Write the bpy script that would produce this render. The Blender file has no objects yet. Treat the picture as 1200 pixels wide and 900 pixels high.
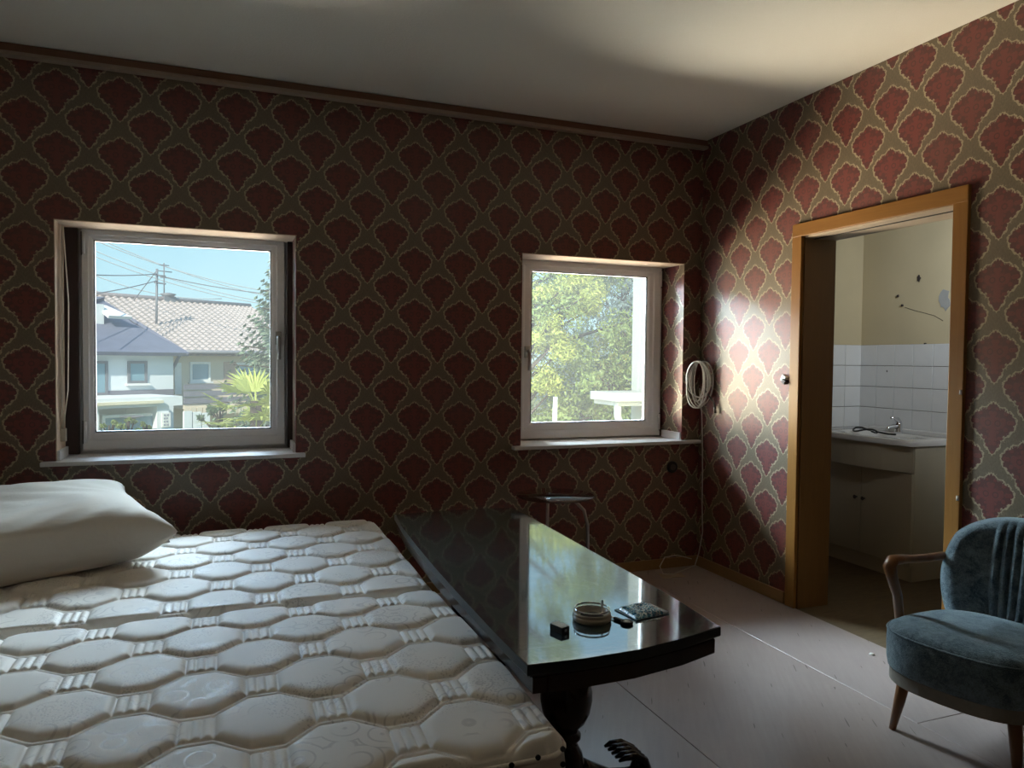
import bpy, bmesh, math, random
from mathutils import Vector, Matrix
random.seed(7)
S = bpy.context.scene
COL = S.collection
PI = math.pi
# ------------------------------------------------------------------ camera
CH = 1.2587; F = 861.45; YAW, PIT, ROL = 0.3707, -0.0325, 0.0098
fwd = Vector((math.sin(YAW)*math.cos(PIT), math.cos(YAW)*math.cos(PIT), math.sin(PIT)))
rt0 = Vector((math.cos(YAW), -math.sin(YAW), 0)); up0 = rt0.cross(fwd)
rt = rt0*math.cos(ROL) + up0*math.sin(ROL); up = up0*math.cos(ROL) - rt0*math.sin(ROL)
cd = bpy.data.cameras.new('camera'); cam = bpy.data.objects.new('camera', cd); COL.objects.link(cam)
cd.sensor_fit = 'HORIZONTAL'; cd.sensor_width = 36; cd.lens = F/1200*36; cd.clip_start = 0.05; cd.clip_end = 400
M = Matrix((rt, up, -fwd)).transposed().to_4x4(); M.translation = Vector((0, 0, CH)); cam.matrix_world = M
S.camera = cam
# ------------------------------------------------------------------ view, world, sun, added outdoor fill lamps, washroom daylight
S.view_settings.view_transform = 'Standard'; S.view_settings.look = 'None'
S.view_settings.exposure = 0.0; S.view_settings.gamma = 1.0; S.view_settings.use_curve_mapping = False
W = bpy.data.worlds.new('sky'); S.world = W; W.use_nodes = True
wn = W.node_tree; wn.nodes.clear()
wo = wn.nodes.new('ShaderNodeOutputWorld'); bg = wn.nodes.new('ShaderNodeBackground'); tcw = wn.nodes.new('ShaderNodeTexCoord'); spw = wn.nodes.new('ShaderNodeSeparateXYZ'); sk = wn.nodes.new('ShaderNodeValToRGB')
for (p_, c_), e_ in zip(((0.0, (.60, .84, .90, 1)), (1.0, (.16, .40, .80, 1))), sk.color_ramp.elements): e_.position = p_; e_.color = c_
e_ = sk.color_ramp.elements.new(.16); e_.color = (.40, .72, .88, 1)
wn.links.new(tcw.outputs['Generated'], spw.inputs[0]); wn.links.new(spw.outputs[2], sk.inputs[0])
bg.inputs['Strength'].default_value = 1.08
wn.links.new(sk.outputs[0], bg.inputs[0]); wn.links.new(bg.outputs[0], wo.inputs[0])

def look(o, target):
    d = Vector(target) - o.location
    o.rotation_euler = d.to_track_quat('-Z', 'Y').to_euler()
def light(name, typ, loc, target, power, color, sx=1, sy=1, angle=None, spread=None):
    l = bpy.data.lights.new(name, typ); o = bpy.data.objects.new(name, l); COL.objects.link(o)
    l.energy = power; l.color = color; o.location = loc; look(o, target)
    if typ == 'AREA':
        l.shape = 'RECTANGLE'; l.size = sx; l.size_y = sy
        if spread: l.spread = spread
    if angle is not None: l.angle = angle
    return o
light('sun', 'SUN', (-20, -24, 30), (0, 10, 0), 6.4, (1.0, .93, .80), angle=math.radians(0.6))
light('sky_fill_left', 'AREA', (-1.3, 6.6, 3.45), (-.1, 3.9, 1.9), 620, (.54, .75, 1.0), 4.0, 2.3)  # added fill lamp outside the left window, brightens the bed
light('sky_fill_right', 'AREA', (2.6, 6.0, 4.2), (2.0, 3.9, 1.5), 380, (.56, .77, 1.0), 3.2, 2.2, spread=math.radians(120))  # added fill lamp, high outside the right window
light('sky_fill_side', 'AREA', (1.12, 5.9, 3.0), (2.15, 3.9, 1.3), 640, (.72, .88, 1.0), 1.25, 1.7, spread=math.radians(120))  # lamp added between the windows to light and gloss the east wall
light('sky_fill_far_left', 'AREA', (-3.1, 5.3, 1.9), (-.2, 3.9, 1.3), 420, (.68, .83, 1.0), 2.4, 2.4)  # extra fill lamp through the left window for chair and east wall
light('warm_fill_side', 'AREA', (1.12, 5.9, .30), (2.15, 3.9, 1.3), 170, (1.0, .80, .56), 1.25, 1.8, spread=math.radians(120))  # added warm lamp, low outside, tints the upper east wall
light('ground_fill', 'AREA', (1.0, 5.9, -.95), (1.0, 4.0, 1.15), 1000, (1.0, .93, .82), 8.0, 2.6, spread=math.radians(112))  # added upward lamp that brightens the ceiling through both windows
light('washroom_daylight', 'AREA', (3.12, 1.85, 2.15), (4.07, 2.85, 1.85), 7.5, (.84, .92, 1.0), .5, .5, spread=math.radians(85))

# ------------------------------------------------------------------ helpers
def at(px, py, axis, val):
    """the point where the sight line of a photograph pixel meets a plane of the room or street"""
    d = fwd + rt*((px-600)/F) - up*((py-450)/F)
    t = (val - (0, 0, CH)[axis])/d[axis]
    return Vector((0, 0, CH)) + d*t
def link(name, me, mat=None, parent=None):
    o = bpy.data.objects.new(name, me); COL.objects.link(o)
    if mat is not None and len(me.materials) == 0: me.materials.append(mat)
    if parent is not None: o.parent = parent
    return o
def tag(o, label=None, cat=None, group=None, kind=None):
    if label: o['label'] = label
    if cat: o['category'] = cat
    if group: o['group'] = group
    if kind: o['kind'] = kind
    return o
def empty(name, loc=(0, 0, 0), rz=0, label=None, cat=None, group=None, kind=None):
    o = bpy.data.objects.new(name, None); COL.objects.link(o); o.location = loc; o.rotation_euler = (0, 0, rz)
    o.empty_display_size = .1
    return tag(o, label, cat, group, kind)
class MB:
    def __init__(s): s.bm = bmesh.new(); s.mi = 0
    def _fin(s, faces):
        for f in faces: f.material_index = s.mi
    def quad(s, *p):
        vs = [s.bm.verts.new(q) for q in p]; f = s.bm.faces.new(vs); s._fin([f]); return f
    def box(s, a, b, bev=0, rot=None, org=None):
        r = bmesh.ops.create_cube(s.bm, size=1); vs = r['verts']
        c = [(a[i]+b[i])/2 for i in range(3)]; d = [abs(b[i]-a[i]) for i in range(3)]
        for v in vs: v.co = Vector((v.co.x*d[0]+c[0], v.co.y*d[1]+c[1], v.co.z*d[2]+c[2]))
        fs = list({f for v in vs for f in v.link_faces}); s._fin(fs)
        if bev:
            es = list({e for v in vs for e in v.link_edges})
            r2 = bmesh.ops.bevel(s.bm, geom=es, offset=bev, segments=2, profile=.6, affect='EDGES')
            s._fin(r2['faces']); vs = list({v for f in r2['faces'] for v in f.verts} | {v for v in vs if v.is_valid})
        if rot is not None:
            o = Vector(org or c); R = rot.to_3x3()
            for v in vs: v.co = R @ (v.co-o) + o
        return s
    def tube(s, pts, rad, n=8, closed=False, cap=True, flat=1.0):
        pts = [Vector(p) for p in pts]; N = len(pts)
        rads = rad if isinstance(rad, (list, tuple)) else [rad]*N
        rings = []; prev = None
        for i, p in enumerate(pts):
            if closed: t = pts[(i+1) % N]-pts[i-1]
            else: t = pts[min(i+1, N-1)]-pts[max(i-1, 0)]
            t.normalize()
            if prev is None:
                a = Vector((0, 0, 1)) if abs(t.z) < .9 else Vector((1, 0, 0))
                x = t.cross(a).normalized()
            else:
                x = (prev - t*prev.dot(t)).normalized()
            prev = x; y = t.cross(x)
            rings.append([s.bm.verts.new(p + (x*math.cos(2*PI*k/n)*flat + y*math.sin(2*PI*k/n))*rads[i]) for k in range(n)])
        fs = []
        for i in range(N if closed else N-1):
            A = rings[i]; B = rings[(i+1) % N]
            for k in range(n):
                f = s.bm.faces.new((A[k], A[(k+1) % n], B[(k+1) % n], B[k])); f.smooth = True; fs.append(f)
        if cap and not closed:
            fs.append(s.bm.faces.new(rings[0][::-1])); fs.append(s.bm.faces.new(rings[-1]))
        s._fin(fs); return s
    def lathe(s, prof, c=(0, 0, 0), n=24, cap=True):
        c = Vector(c); rings = []
        for r, z in prof:
            rings.append([s.bm.verts.new(c + Vector((r*math.cos(2*PI*k/n), r*math.sin(2*PI*k/n), z))) for k in range(n)])
        fs = []
        for A, B in zip(rings[:-1], rings[1:]):
            for k in range(n):
                f = s.bm.faces.new((A[k], A[(k+1) % n], B[(k+1) % n], B[k])); f.smooth = True; fs.append(f)
        if cap:
            fs.append(s.bm.faces.new(rings[0][::-1])); fs.append(s.bm.faces.new(rings[-1]))
        s._fin(fs); return s
    def prism(s, poly, z0, z1, bev=0):
        a = [s.bm.verts.new((p[0], p[1], z0)) for p in poly]; b = [s.bm.verts.new((p[0], p[1], z1)) for p in poly]
        n = len(poly); fs = [s.bm.faces.new(a[::-1]), s.bm.faces.new(b)]
        for k in range(n): fs.append(s.bm.faces.new((a[k], a[(k+1) % n], b[(k+1) % n], b[k])))
        s._fin(fs)
        if bev:
            es = [e for e in s.bm.edges if all(v in b for v in e.verts)] + [e for e in s.bm.edges if all(v in a for v in e.verts)]
            r = bmesh.ops.bevel(s.bm, geom=es, offset=bev, segments=2, profile=.6, affect='EDGES'); s._fin(r['faces'])
        return s
    def extr(s, poly, axis, a0, a1):
        """poly is a list of 2D points in the two axes other than `axis`"""
        def mk(p, a):
            q = list(p); q.insert(axis, a); return s.bm.verts.new(q)
        a = [mk(p, a0) for p in poly]; b = [mk(p, a1) for p in poly]; n = len(poly)
        fs = [s.bm.faces.new(a[::-1]), s.bm.faces.new(b)]
        for k in range(n): fs.append(s.bm.faces.new((a[k], a[(k+1) % n], b[(k+1) % n], b[k])))
        s._fin(fs); return s
    def build(s, name, mat, parent=None, smooth=False):
        bmesh.ops.recalc_face_normals(s.bm, faces=s.bm.faces[:])
        me = bpy.data.meshes.new(name); s.bm.to_mesh(me); s.bm.free()
        mats = mat if isinstance(mat, (list, tuple)) else [mat]
        for m in mats: me.materials.append(m)
        if smooth:
            for p in me.polygons: p.use_smooth = True
        return link(name, me, None, parent)
def loc_fix(o, parent):
    """parent without moving: children are modelled in world space, the parent sits at its own base"""
    o.parent = parent; o.matrix_parent_inverse = Matrix.Translation(parent.location).inverted() if tuple(parent.rotation_euler) == (0, 0, 0) else (Matrix.Translation(parent.location) @ parent.rotation_euler.to_matrix().to_4x4()).inverted()
    return o

# ------------------------------------------------------------------ node helper / materials
class G:
    def __init__(s, name):
        s.mat = bpy.data.materials.new(name); s.mat.use_nodes = True; s.nt = s.mat.node_tree; s.nt.nodes.clear()
        s.out = s.nt.nodes.new('ShaderNodeOutputMaterial'); s.b = s.nt.nodes.new('ShaderNodeBsdfPrincipled')
        s.nt.links.new(s.b.outputs[0], s.out.inputs[0])
    def put(s, sock, v):
        if v is None: return
        if isinstance(v, bpy.types.NodeSocket): s.nt.links.new(v, sock)
        elif isinstance(v, (tuple, list)) and len(v) == 3 and sock.type == 'RGBA': sock.default_value = (*v, 1)
        else: sock.default_value = v
    def m(s, op, a, b=None, c=None):
        n = s.nt.nodes.new('ShaderNodeMath'); n.operation = op
        s.put(n.inputs[0], a); s.put(n.inputs[1], b); s.put(n.inputs[2], c); return n.outputs[0]
    def mix(s, f, a, b, mode='MIX'):
        n = s.nt.nodes.new('ShaderNodeMix'); n.data_type = 'RGBA'; n.blend_type = mode
        s.put(n.inputs[0], f); s.put(n.inputs[6], a); s.put(n.inputs[7], b); return n.outputs[2]
    def pos(s):
        n = s.nt.nodes.new('ShaderNodeTexCoord'); return n.outputs['Object']
    def sep(s, v):
        n = s.nt.nodes.new('ShaderNodeSeparateXYZ'); s.put(n.inputs[0], v); return n.outputs
    def comb(s, x=0., y=0., z=0.):
        n = s.nt.nodes.new('ShaderNodeCombineXYZ'); s.put(n.inputs[0], x); s.put(n.inputs[1], y); s.put(n.inputs[2], z); return n.outputs[0]
    def mapv(s, v, scale=(1, 1, 1), rot=(0, 0, 0), loc=(0, 0, 0)):
        n = s.nt.nodes.new('ShaderNodeMapping'); s.put(n.inputs[0], v); n.inputs['Scale'].default_value = scale
        n.inputs['Rotation'].default_value = rot; n.inputs['Location'].default_value = loc; return n.outputs[0]
    def noise(s, v, scale, detail=3, rough=.5, dist=0):
        n = s.nt.nodes.new('ShaderNodeTexNoise'); s.put(n.inputs['Vector'], v); n.inputs['Scale'].default_value = scale
        n.inputs['Detail'].default_value = detail; n.inputs['Roughness'].default_value = rough; n.inputs['Distortion'].default_value = dist
        return n.outputs[0]
    def vor(s, v, scale, feat='F1', out=0):
        n = s.nt.nodes.new('ShaderNodeTexVoronoi'); n.feature = feat; s.put(n.inputs['Vector'], v); n.inputs['Scale'].default_value = scale
        return n.outputs[out]
    def ramp(s, f, stops):
        n = s.nt.nodes.new('ShaderNodeValToRGB'); s.put(n.inputs[0], f); e = n.color_ramp.elements
        while len(e) < len(stops): e.new(.5)
        for el, (p, c) in zip(e, stops): el.position = p; el.color = (*c, 1) if len(c) == 3 else c
        return n.outputs[0]
    def step(s, v, lo, hi):
        n = s.nt.nodes.new('ShaderNodeMapRange'); n.interpolation_type = 'SMOOTHSTEP'; s.put(n.inputs[0], v)
        n.inputs[1].default_value = lo; n.inputs[2].default_value = hi; n.inputs[3].default_value = 0; n.inputs[4].default_value = 1
        return n.outputs[0]
    def bump(s, h, strength=.3, dist=.01):
        n = s.nt.nodes.new('ShaderNodeBump'); s.put(n.inputs['Height'], h); n.inputs['Strength'].default_value = strength
        n.inputs['Distance'].default_value = dist; s.nt.links.new(n.outputs[0], s.b.inputs['Normal'])
    def set(s, col=None, rough=None, spec=None, metal=None, **k):
        s.put(s.b.inputs['Base Color'], col); s.put(s.b.inputs['Roughness'], rough)
        s.put(s.b.inputs['Specular IOR Level'], spec); s.put(s.b.inputs['Metallic'], metal)
        for a, v in k.items(): s.put(s.b.inputs[a.replace('_', ' ')], v)
        return s.mat
def plain(name, col, rough=.6, spec=.5, var=.12, scale=12, metal=0, bump=0):
    g = G(name); p = g.pos(); n = g.noise(p, scale, 4)
    c = g.mix(n, tuple(x*(1-var) for x in col), tuple(min(1, x*(1+var)) for x in col))
    if bump: g.bump(g.noise(p, scale*6, 3), bump, .003)
    return g.set(c, rough, spec, metal)
def wood(name, a, b, axis=2, rough=.4, scale=6, spec=.5):
    g = G(name); sc = [18, 18, 18]; sc[axis] = 1.2
    v = g.mapv(g.pos(), tuple(sc)); n = g.noise(v, scale/3, 5, .6, 1.5); n2 = g.noise(v, scale*3, 2)
    c = g.mix(g.m('ADD', g.m('MULTIPLY', n, .8), g.m('MULTIPLY', n2, .2)), a, b)
    g.bump(n2, .12, .002)
    return g.set(c, rough, spec)

UP, VP = .25, .272          # repeat of the wallpaper damask, metres
def wallpaper(name, axis, u0, v0):
    g = G(name); P = g.sep(g.pos()); U = g.m('SUBTRACT', P[axis], u0); V = g.m('SUBTRACT', P[2], v0)
    def cell(off):
        x = g.m('MULTIPLY', g.m('SUBTRACT', g.m('FRACT', g.m('ADD', g.m('DIVIDE', U, UP), .5+off)), .5), UP)
        z = g.m('MULTIPLY', g.m('SUBTRACT', g.m('FRACT', g.m('ADD', g.m('DIVIDE', V, VP), .5+off)), .5), VP)
        return g.m('ABSOLUTE', x), z
    xa, za = cell(0); xb, zb = cell(.5)
    sel = g.m('GREATER_THAN', g.m('ADD', g.m('DIVIDE', xa, UP/2), g.m('DIVIDE', g.m('ABSOLUTE', za), VP/2)), 1.0)
    def pick(a, b):
        return g.m('ADD', g.m('MULTIPLY', a, g.m('SUBTRACT', 1.0, sel)), g.m('MULTIPLY', b, sel))
    x = pick(xa, xb); z = pick(za, zb)
    v = g.comb(x, z, 0.)
    r = g.m('SQRT', g.m('ADD', g.m('MULTIPLY', x, x), g.m('MULTIPLY', z, z)))
    phi = g.m('DIVIDE', g.m('ARCTAN2', x, z), PI)
    fc = g.nt.nodes.new('ShaderNodeFloatCurve'); cu = fc.mapping.curves[0]
    pts = [(0, .090), (.04, .079), (.09, .073), (.16, .074), (.24, .078), (.32, .083), (.42, .084), (.50, .078), (.58, .068), (.66, .060), (.74, .056), (.82, .061), (.90, .077), (1, .099)]
    pts = [(a, b*1.09) for a, b in pts]; cu.points[0].location = (pts[0][0], pts[0][1]*8); cu.points[1].location = (1, pts[-1][1]*8)
    for a, b in pts[1:-1]: cu.points.new(a, b*8)
    fc.mapping.update(); g.put(fc.inputs['Value'], phi)
    R = g.m('DIVIDE', fc.outputs[0], 8.0)
    lob = g.m('MULTIPLY', g.m('ABSOLUTE', g.m('SINE', g.m('MULTIPLY', phi, PI*8.5))), .0065)
    nz = g.m('MULTIPLY', g.m('SUBTRACT', g.noise(v, 110, 3, .75), .5), .022)
    d = g.m('SUBTRACT', g.m('SUBTRACT', r, R), g.m('SUBTRACT', g.m('ADD', lob, nz), .007))
    red = g.m('SUBTRACT', 1.0, g.step(d, -.0015, .0005))
    lace = g.m('ADD', d, g.m('ADD', g.m('MULTIPLY', g.m('SUBTRACT', g.vor(v, 110), .5), .008), g.m('MULTIPLY', g.m('SUBTRACT', g.noise(v, 160, 2, .7), .5), .016)))
    bord = g.m('MULTIPLY', g.step(lace, -.001, .001), g.m('SUBTRACT', 1.0, g.step(lace, .006, .0085)))
    dark = g.m('MULTIPLY', g.step(d, -.006, -.003), g.m('SUBTRACT', 1.0, g.step(d, -.002, .0)))
    # florets inside the medallion
    vd = g.vor(v, 46); ring = g.step(vd, .36, .44)
    core = g.m('SUBTRACT', 1.0, g.step(vd, .06, .12))
    edge = g.step(d, -.044, -.030)
    cx = g.m('SUBTRACT', x, .019); cz = g.m('SUBTRACT', z, .012)
    er = g.m('SQRT', g.m('ADD', g.m('MULTIPLY', cx, cx), g.m('MULTIPLY', cz, cz)))
    eye = g.m('MULTIPLY', g.step(er, .007, .0085), g.m('SUBTRACT', 1.0, g.step(er, .0115, .0135)))
    fl = g.m('MINIMUM', 1.0, g.m('ADD', eye, g.m('MULTIPLY', edge, g.m('ADD', ring, core))))
    # field between: fine hatching
    fine = g.noise(g.mapv(g.pos(), (420, 420, 60)), 1, 2)
    hatch = g.vor(g.mapv(v, (1.6, .8, 1)), 150)
    big = g.noise(g.pos(), 2.2, 3)
    fieldc = g.mix(g.m('MULTIPLY', g.m('ADD', fine, hatch), .5), (.085, .060, .031), (.190, .145, .087))
    redc = g.mix(fine, (.130, .018, .013), (.190, .030, .022))
    redc = g.mix(g.m('MULTIPLY', fl, .60), redc, (.050, .009, .009))
    c = g.mix(red, fieldc, redc)
    c = g.mix(g.m('MULTIPLY', dark, .6), c, (.10, .015, .014))
    c = g.mix(g.m('MULTIPLY', bord, .75), c, (.52, .43, .27))
    c = g.mix(g.m('MULTIPLY', g.step(big, .45, .75), .18), c, (.16, .10, .07))
    # seams of the paper strips
    seam = g.m('LESS_THAN', g.m('ABSOLUTE', g.m('SUBTRACT', g.m('FRACT', g.m('ADD', g.m('DIVIDE', U, .5), .27)), .5)), .0016)
    c = g.mix(g.m('MULTIPLY', seam, .45), c, (.08, .04, .03))
    rough = g.m('ADD', .42, g.m('MULTIPLY', red, .05))
    rough = g.m('ADD', rough, g.m('MULTIPLY', fine, .06))
    h = g.m('ADD', g.m('MULTIPLY', bord, 1.0), g.m('ADD', g.m('MULTIPLY', fl, -.6), g.m('MULTIPLY', fine, .4)))
    g.bump(h, .22, .0012)
    return g.set(c, rough, .8)
M_wx = wallpaper('damask_paper_north', 0, .801, 1.891)
M_wy = wallpaper('damask_paper_east', 1, 1.94, 1.024)

def mk_ceiling():
    g = G('ceiling_plaster'); p = g.pos(); n = g.noise(p, 90, 4, .7); b = g.noise(p, .9, 3)
    c = g.mix(b, (.80, .76, .66), (.88, .84, .74)); c = g.mix(g.m('MULTIPLY', g.noise(p, 260, 2), .25), c, (.45, .41, .33))
    g.bump(g.m('ADD', n, g.m('MULTIPLY', g.noise(p, 3, 2), 2.)), .5, .004)
    return g.set(c, .9, .2)
M_ceil = mk_ceiling()
def mk_floor():
    g = G('vinyl_board'); p = g.pos()
    oi = g.nt.nodes.new('ShaderNodeObjectInfo').outputs['Random']
    v = g.mapv(p, (1, 1, 1), (0, 0, math.radians(-58)))
    v2 = g.mapv(v, (3, 34, 1)); st = g.noise(v2, 1.6, 4, .6); c = g.mix(st, (.28, .225, .205), (.37, .305, .28))
    c = g.mix(g.m('MULTIPLY', oi, .35), c, (.31, .26, .25))
    tick = g.m('GREATER_THAN', g.noise(g.mapv(v, (7, 75, 1)), 1.0, 1, .4), .735)
    c = g.mix(g.m('MULTIPLY', tick, .7), c, (.05, .035, .03))
    scu = g.noise(p, 5, 5, .65); g.bump(g.m('ADD', g.noise(p, 4.5, 2), g.m('MULTIPLY', g.noise(g.mapv(p, (1, 1, 1), (0, 0, .5)), 60, 3), .25)), .22, .006)
    return g.set(c, g.m('ADD', .20, g.m('MULTIPLY', scu, .28)), .55)
M_floor = mk_floor()
M_joint = plain('joint_dark', (.05, .04, .035), .8, .2)
M_plast = plain('old_plaster', (.52, .44, .28), .85, .2, .10, 4, bump=.2)
M_wallh = plain('plain_wall', (.45, .36, .28), .9, .2)
M_render = plain('outer_render', (.6, .57, .5), .9, .2)
M_doorw = wood('door_frame_oak', (.20, .082, .013), (.31, .145, .032), 2, .38)
M_doorwx = wood('door_frame_oak_head', (.21, .088, .014), (.33, .155, .036), 1, .38)
M_base = wood('baseboard_oak', (.22, .12, .045), (.36, .21, .085), 1, .45)
M_corn = wood('cornice_wood', (.14, .062, .036), (.24, .11, .06), 0, .5)
M_corn2 = wood('cornice_strip', (.32, .23, .17), (.44, .33, .24), 0, .4)
M_upvc = plain('window_white_plastic', (.74, .73, .73), .38, .5, .05, 5)
M_gask = plain('rubber_gasket', (.02, .02, .02), .6)
M_sill = plain('sill_board', (.62, .60, .60), .35, .5, .06, 8)
M_reveal = plain('reveal_plaster', (.58, .44, .33), .8, .3, .18, 14, bump=.2)
M_metal = plain('brushed_metal', (.55, .55, .53), .32, .5, .08, 30, metal=1)
M_chrome = plain('chrome', (.75, .76, .78), .12, .5, .03, 30, metal=1)
M_darkmet = plain('dark_metal', (.10, .09, .08), .4, .5, .1, 30, metal=.6)
M_black = plain('black_plastic', (.012, .012, .012), .45)
M_white = plain('white_plastic', (.70, .68, .64), .45, .5, .05)
M_cable = plain('white_cable', (.60, .57, .52), .5, .5, .08)
M_strap = plain('beige_strap', (.48, .42, .33), .85, .2, .15, 60)
def mk_glass():
    g = G('dusty_window_glass'); nt = g.nt; nt.nodes.remove(g.b); p = g.pos()
    tr = nt.nodes.new('ShaderNodeBsdfTransparent'); gl = nt.nodes.new('ShaderNodeBsdfGlossy'); tl = nt.nodes.new('ShaderNodeBsdfTranslucent')
    gl.inputs['Roughness'].default_value = .03; tl.inputs[0].default_value = (.9, .92, .9, 1); tr.inputs[0].default_value = (.97, .985, .975, 1)
    fr = nt.nodes.new('ShaderNodeFresnel'); fr.inputs[0].default_value = 1.45
    m1 = nt.nodes.new('ShaderNodeMixShader'); m2 = nt.nodes.new('ShaderNodeMixShader')
    dust = g.m('ADD', .005, g.m('MULTIPLY', g.step(g.noise(p, 260, 2, .7), .5, .75), .010))
    dust = g.m('ADD', dust, g.m('MULTIPLY', g.noise(g.mapv(p, (3, 3, 3)), 1, 3), .006))
    nt.links.new(fr.outputs[0], m1.inputs[0]); nt.links.new(tr.outputs[0], m1.inputs[1]); nt.links.new(gl.outputs[0], m1.inputs[2])
    nt.links.new(dust, m2.inputs[0]); nt.links.new(m1.outputs[0], m2.inputs[1]); nt.links.new(tl.outputs[0], m2.inputs[2])
    nt.links.new(m2.outputs[0], g.out.inputs[0]); return g.mat
M_glass = mk_glass()

# ------------------------------------------------------------------ the room shell
D, R, H = 3.807, 2.72, 2.6
XL, YB = -1.75, -1.3
WO = D+.30                   # outer face of the window wall
W1 = (-.715, .326, .785, 1.867); W2 = (1.531, 2.600, .780, 1.855)
def wall_with_holes(name, mat, u0, u1, z0, z1, holes, y0, y1, mats=None):
    mb = MB(); us = sorted({u0, u1, *[h[0] for h in holes], *[h[1] for h in holes]})
    for a, b in zip(us[:-1], us[1:]):
        hs = [h for h in holes if h[0] <= a+1e-6 and h[1] >= b-1e-6]
        if hs:
            mb.box((a, y0, z0), (b, y1, hs[0][2])); mb.box((a, y0, hs[0][3]), (b, y1, z1))
        else: mb.box((a, y0, z0), (b, y1, z1))
    return mb.build(name, mat)
wn_ = wall_with_holes('wall_north', M_wx, XL-.2, R+.0, -.1, H+.05, [W1, W2], D, D+.02)
tag(wn_, 'dark wall of red and gold damask wallpaper holding both windows', kind='structure')
w_core = wall_with_holes('wall_north_outer', M_render, XL-.2, R+.22, -3.4, H+.25, [W1, W2], D+.02, WO)
tag(w_core, 'outer masonry of the window wall', kind='structure')
# right wall with the doorway
DY0, DY1, DH = 2.115, 2.950, 1.90          # clear opening
mb = MB()
mb.box((R, DY1, -.1), (R+.20, D+.3, H+.05)); mb.box((R, YB-.2, -.1), (R+.20, DY0, H+.05)); mb.box((R, DY0, DH), (R+.20, DY1, H+.05))
tag(mb.build('wall_east', M_wy), 'right-hand wall of red and silver damask wallpaper with the doorway', kind='structure')
mb = MB(); mb.box((XL-.2, YB-.2, -.1), (XL, D+.02, H+.05)); tag(mb.build('wall_west', M_wallh), 'left wall out of view', kind='structure')
mb = MB(); mb.box((XL, YB-.2, -.1), (R, YB, H+.05)); tag(mb.build('wall_south', M_wallh), 'rear wall behind the viewer', kind='structure')
mb = MB(); mb.box((XL-.2, YB-.2, H), (R+1.8, D+.3, H+.2)); tag(mb.build('ceiling', M_ceil), 'textured cream plaster ceiling', kind='structure')
# floor: sub-floor plus vinyl boards with recessed joints
mb = MB(); mb.box((XL-.2, YB-.2, -.15), (R+.0, D+.02, -.004)); fl = tag(mb.build('floor', M_joint), 'floor of large grey-brown vinyl boards', kind='structure')
bw, bl = .83, 2.6
xk = 1.425 - bw*4
meshes = {}
for i in range(6):
    xa = xk + i*bw; y = 2.54 - bl*2 + (i % 3)*bl/3*1.1
    while y < D:
        x0, x1 = max(xa, XL)+.0012, min(xa+bw, R)-.0012; y0, y1 = max(y, YB)+.0012, min(y+bl, D)-.0012
        if x1-x0 > .02 and y1-y0 > .02:
            key = (round(x1-x0, 3), round(y1-y0, 3))
            if key not in meshes:
                m_ = MB(); m_.box((0, 0, -.004), (x1-x0, y1-y0, 0)); 
                es = [e for e in m_.bm.edges if all(v.co.z > -.001 for v in e.verts)]
                bmesh.ops.bevel(m_.bm, geom=es, offset=.0012, segments=1, affect='EDGES')
                o = m_.build('floor_panel', M_floor, fl); meshes[key] = o.data
            else: o = link('floor_panel', meshes[key], None, fl)
            o.location = (x0, y0, random.uniform(-.0006, .0004))
        y += bl
# cornice / timber box along the window wall
mb = MB(); mb.box((XL, D-.045, 2.553), (R, D, H-.002), .006)
co = tag(mb.build('trim_1', M_corn), 'dark stained timber cornice under the ceiling', kind='structure')
mb = MB(); mb.box((XL, D-.053, 2.545), (R, D-.003, 2.562), .004); mb.build('cornice_strip', M_corn2, co)
mb = MB(); mb.box((XL, D-.012, 0), (R, D, .06), .003); tag(mb.build('baseboard_north', M_base), kind='structure', label='thin dark wooden baseboard under the windows')
mb = MB(); mb.box((R-.014, DY1+.075, 0), (R, D-.012, .062), .003); tag(mb.build('baseboard_east', M_base), kind='structure', label='oak baseboard between the room corner and the door frame')
mb = MB(); mb.box((R-.014, YB, 0), (R, DY0-.08, .062), .003); tag(mb.build('baseboard_east_2', M_base), kind='structure', label='oak baseboard behind the armchair')

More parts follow.
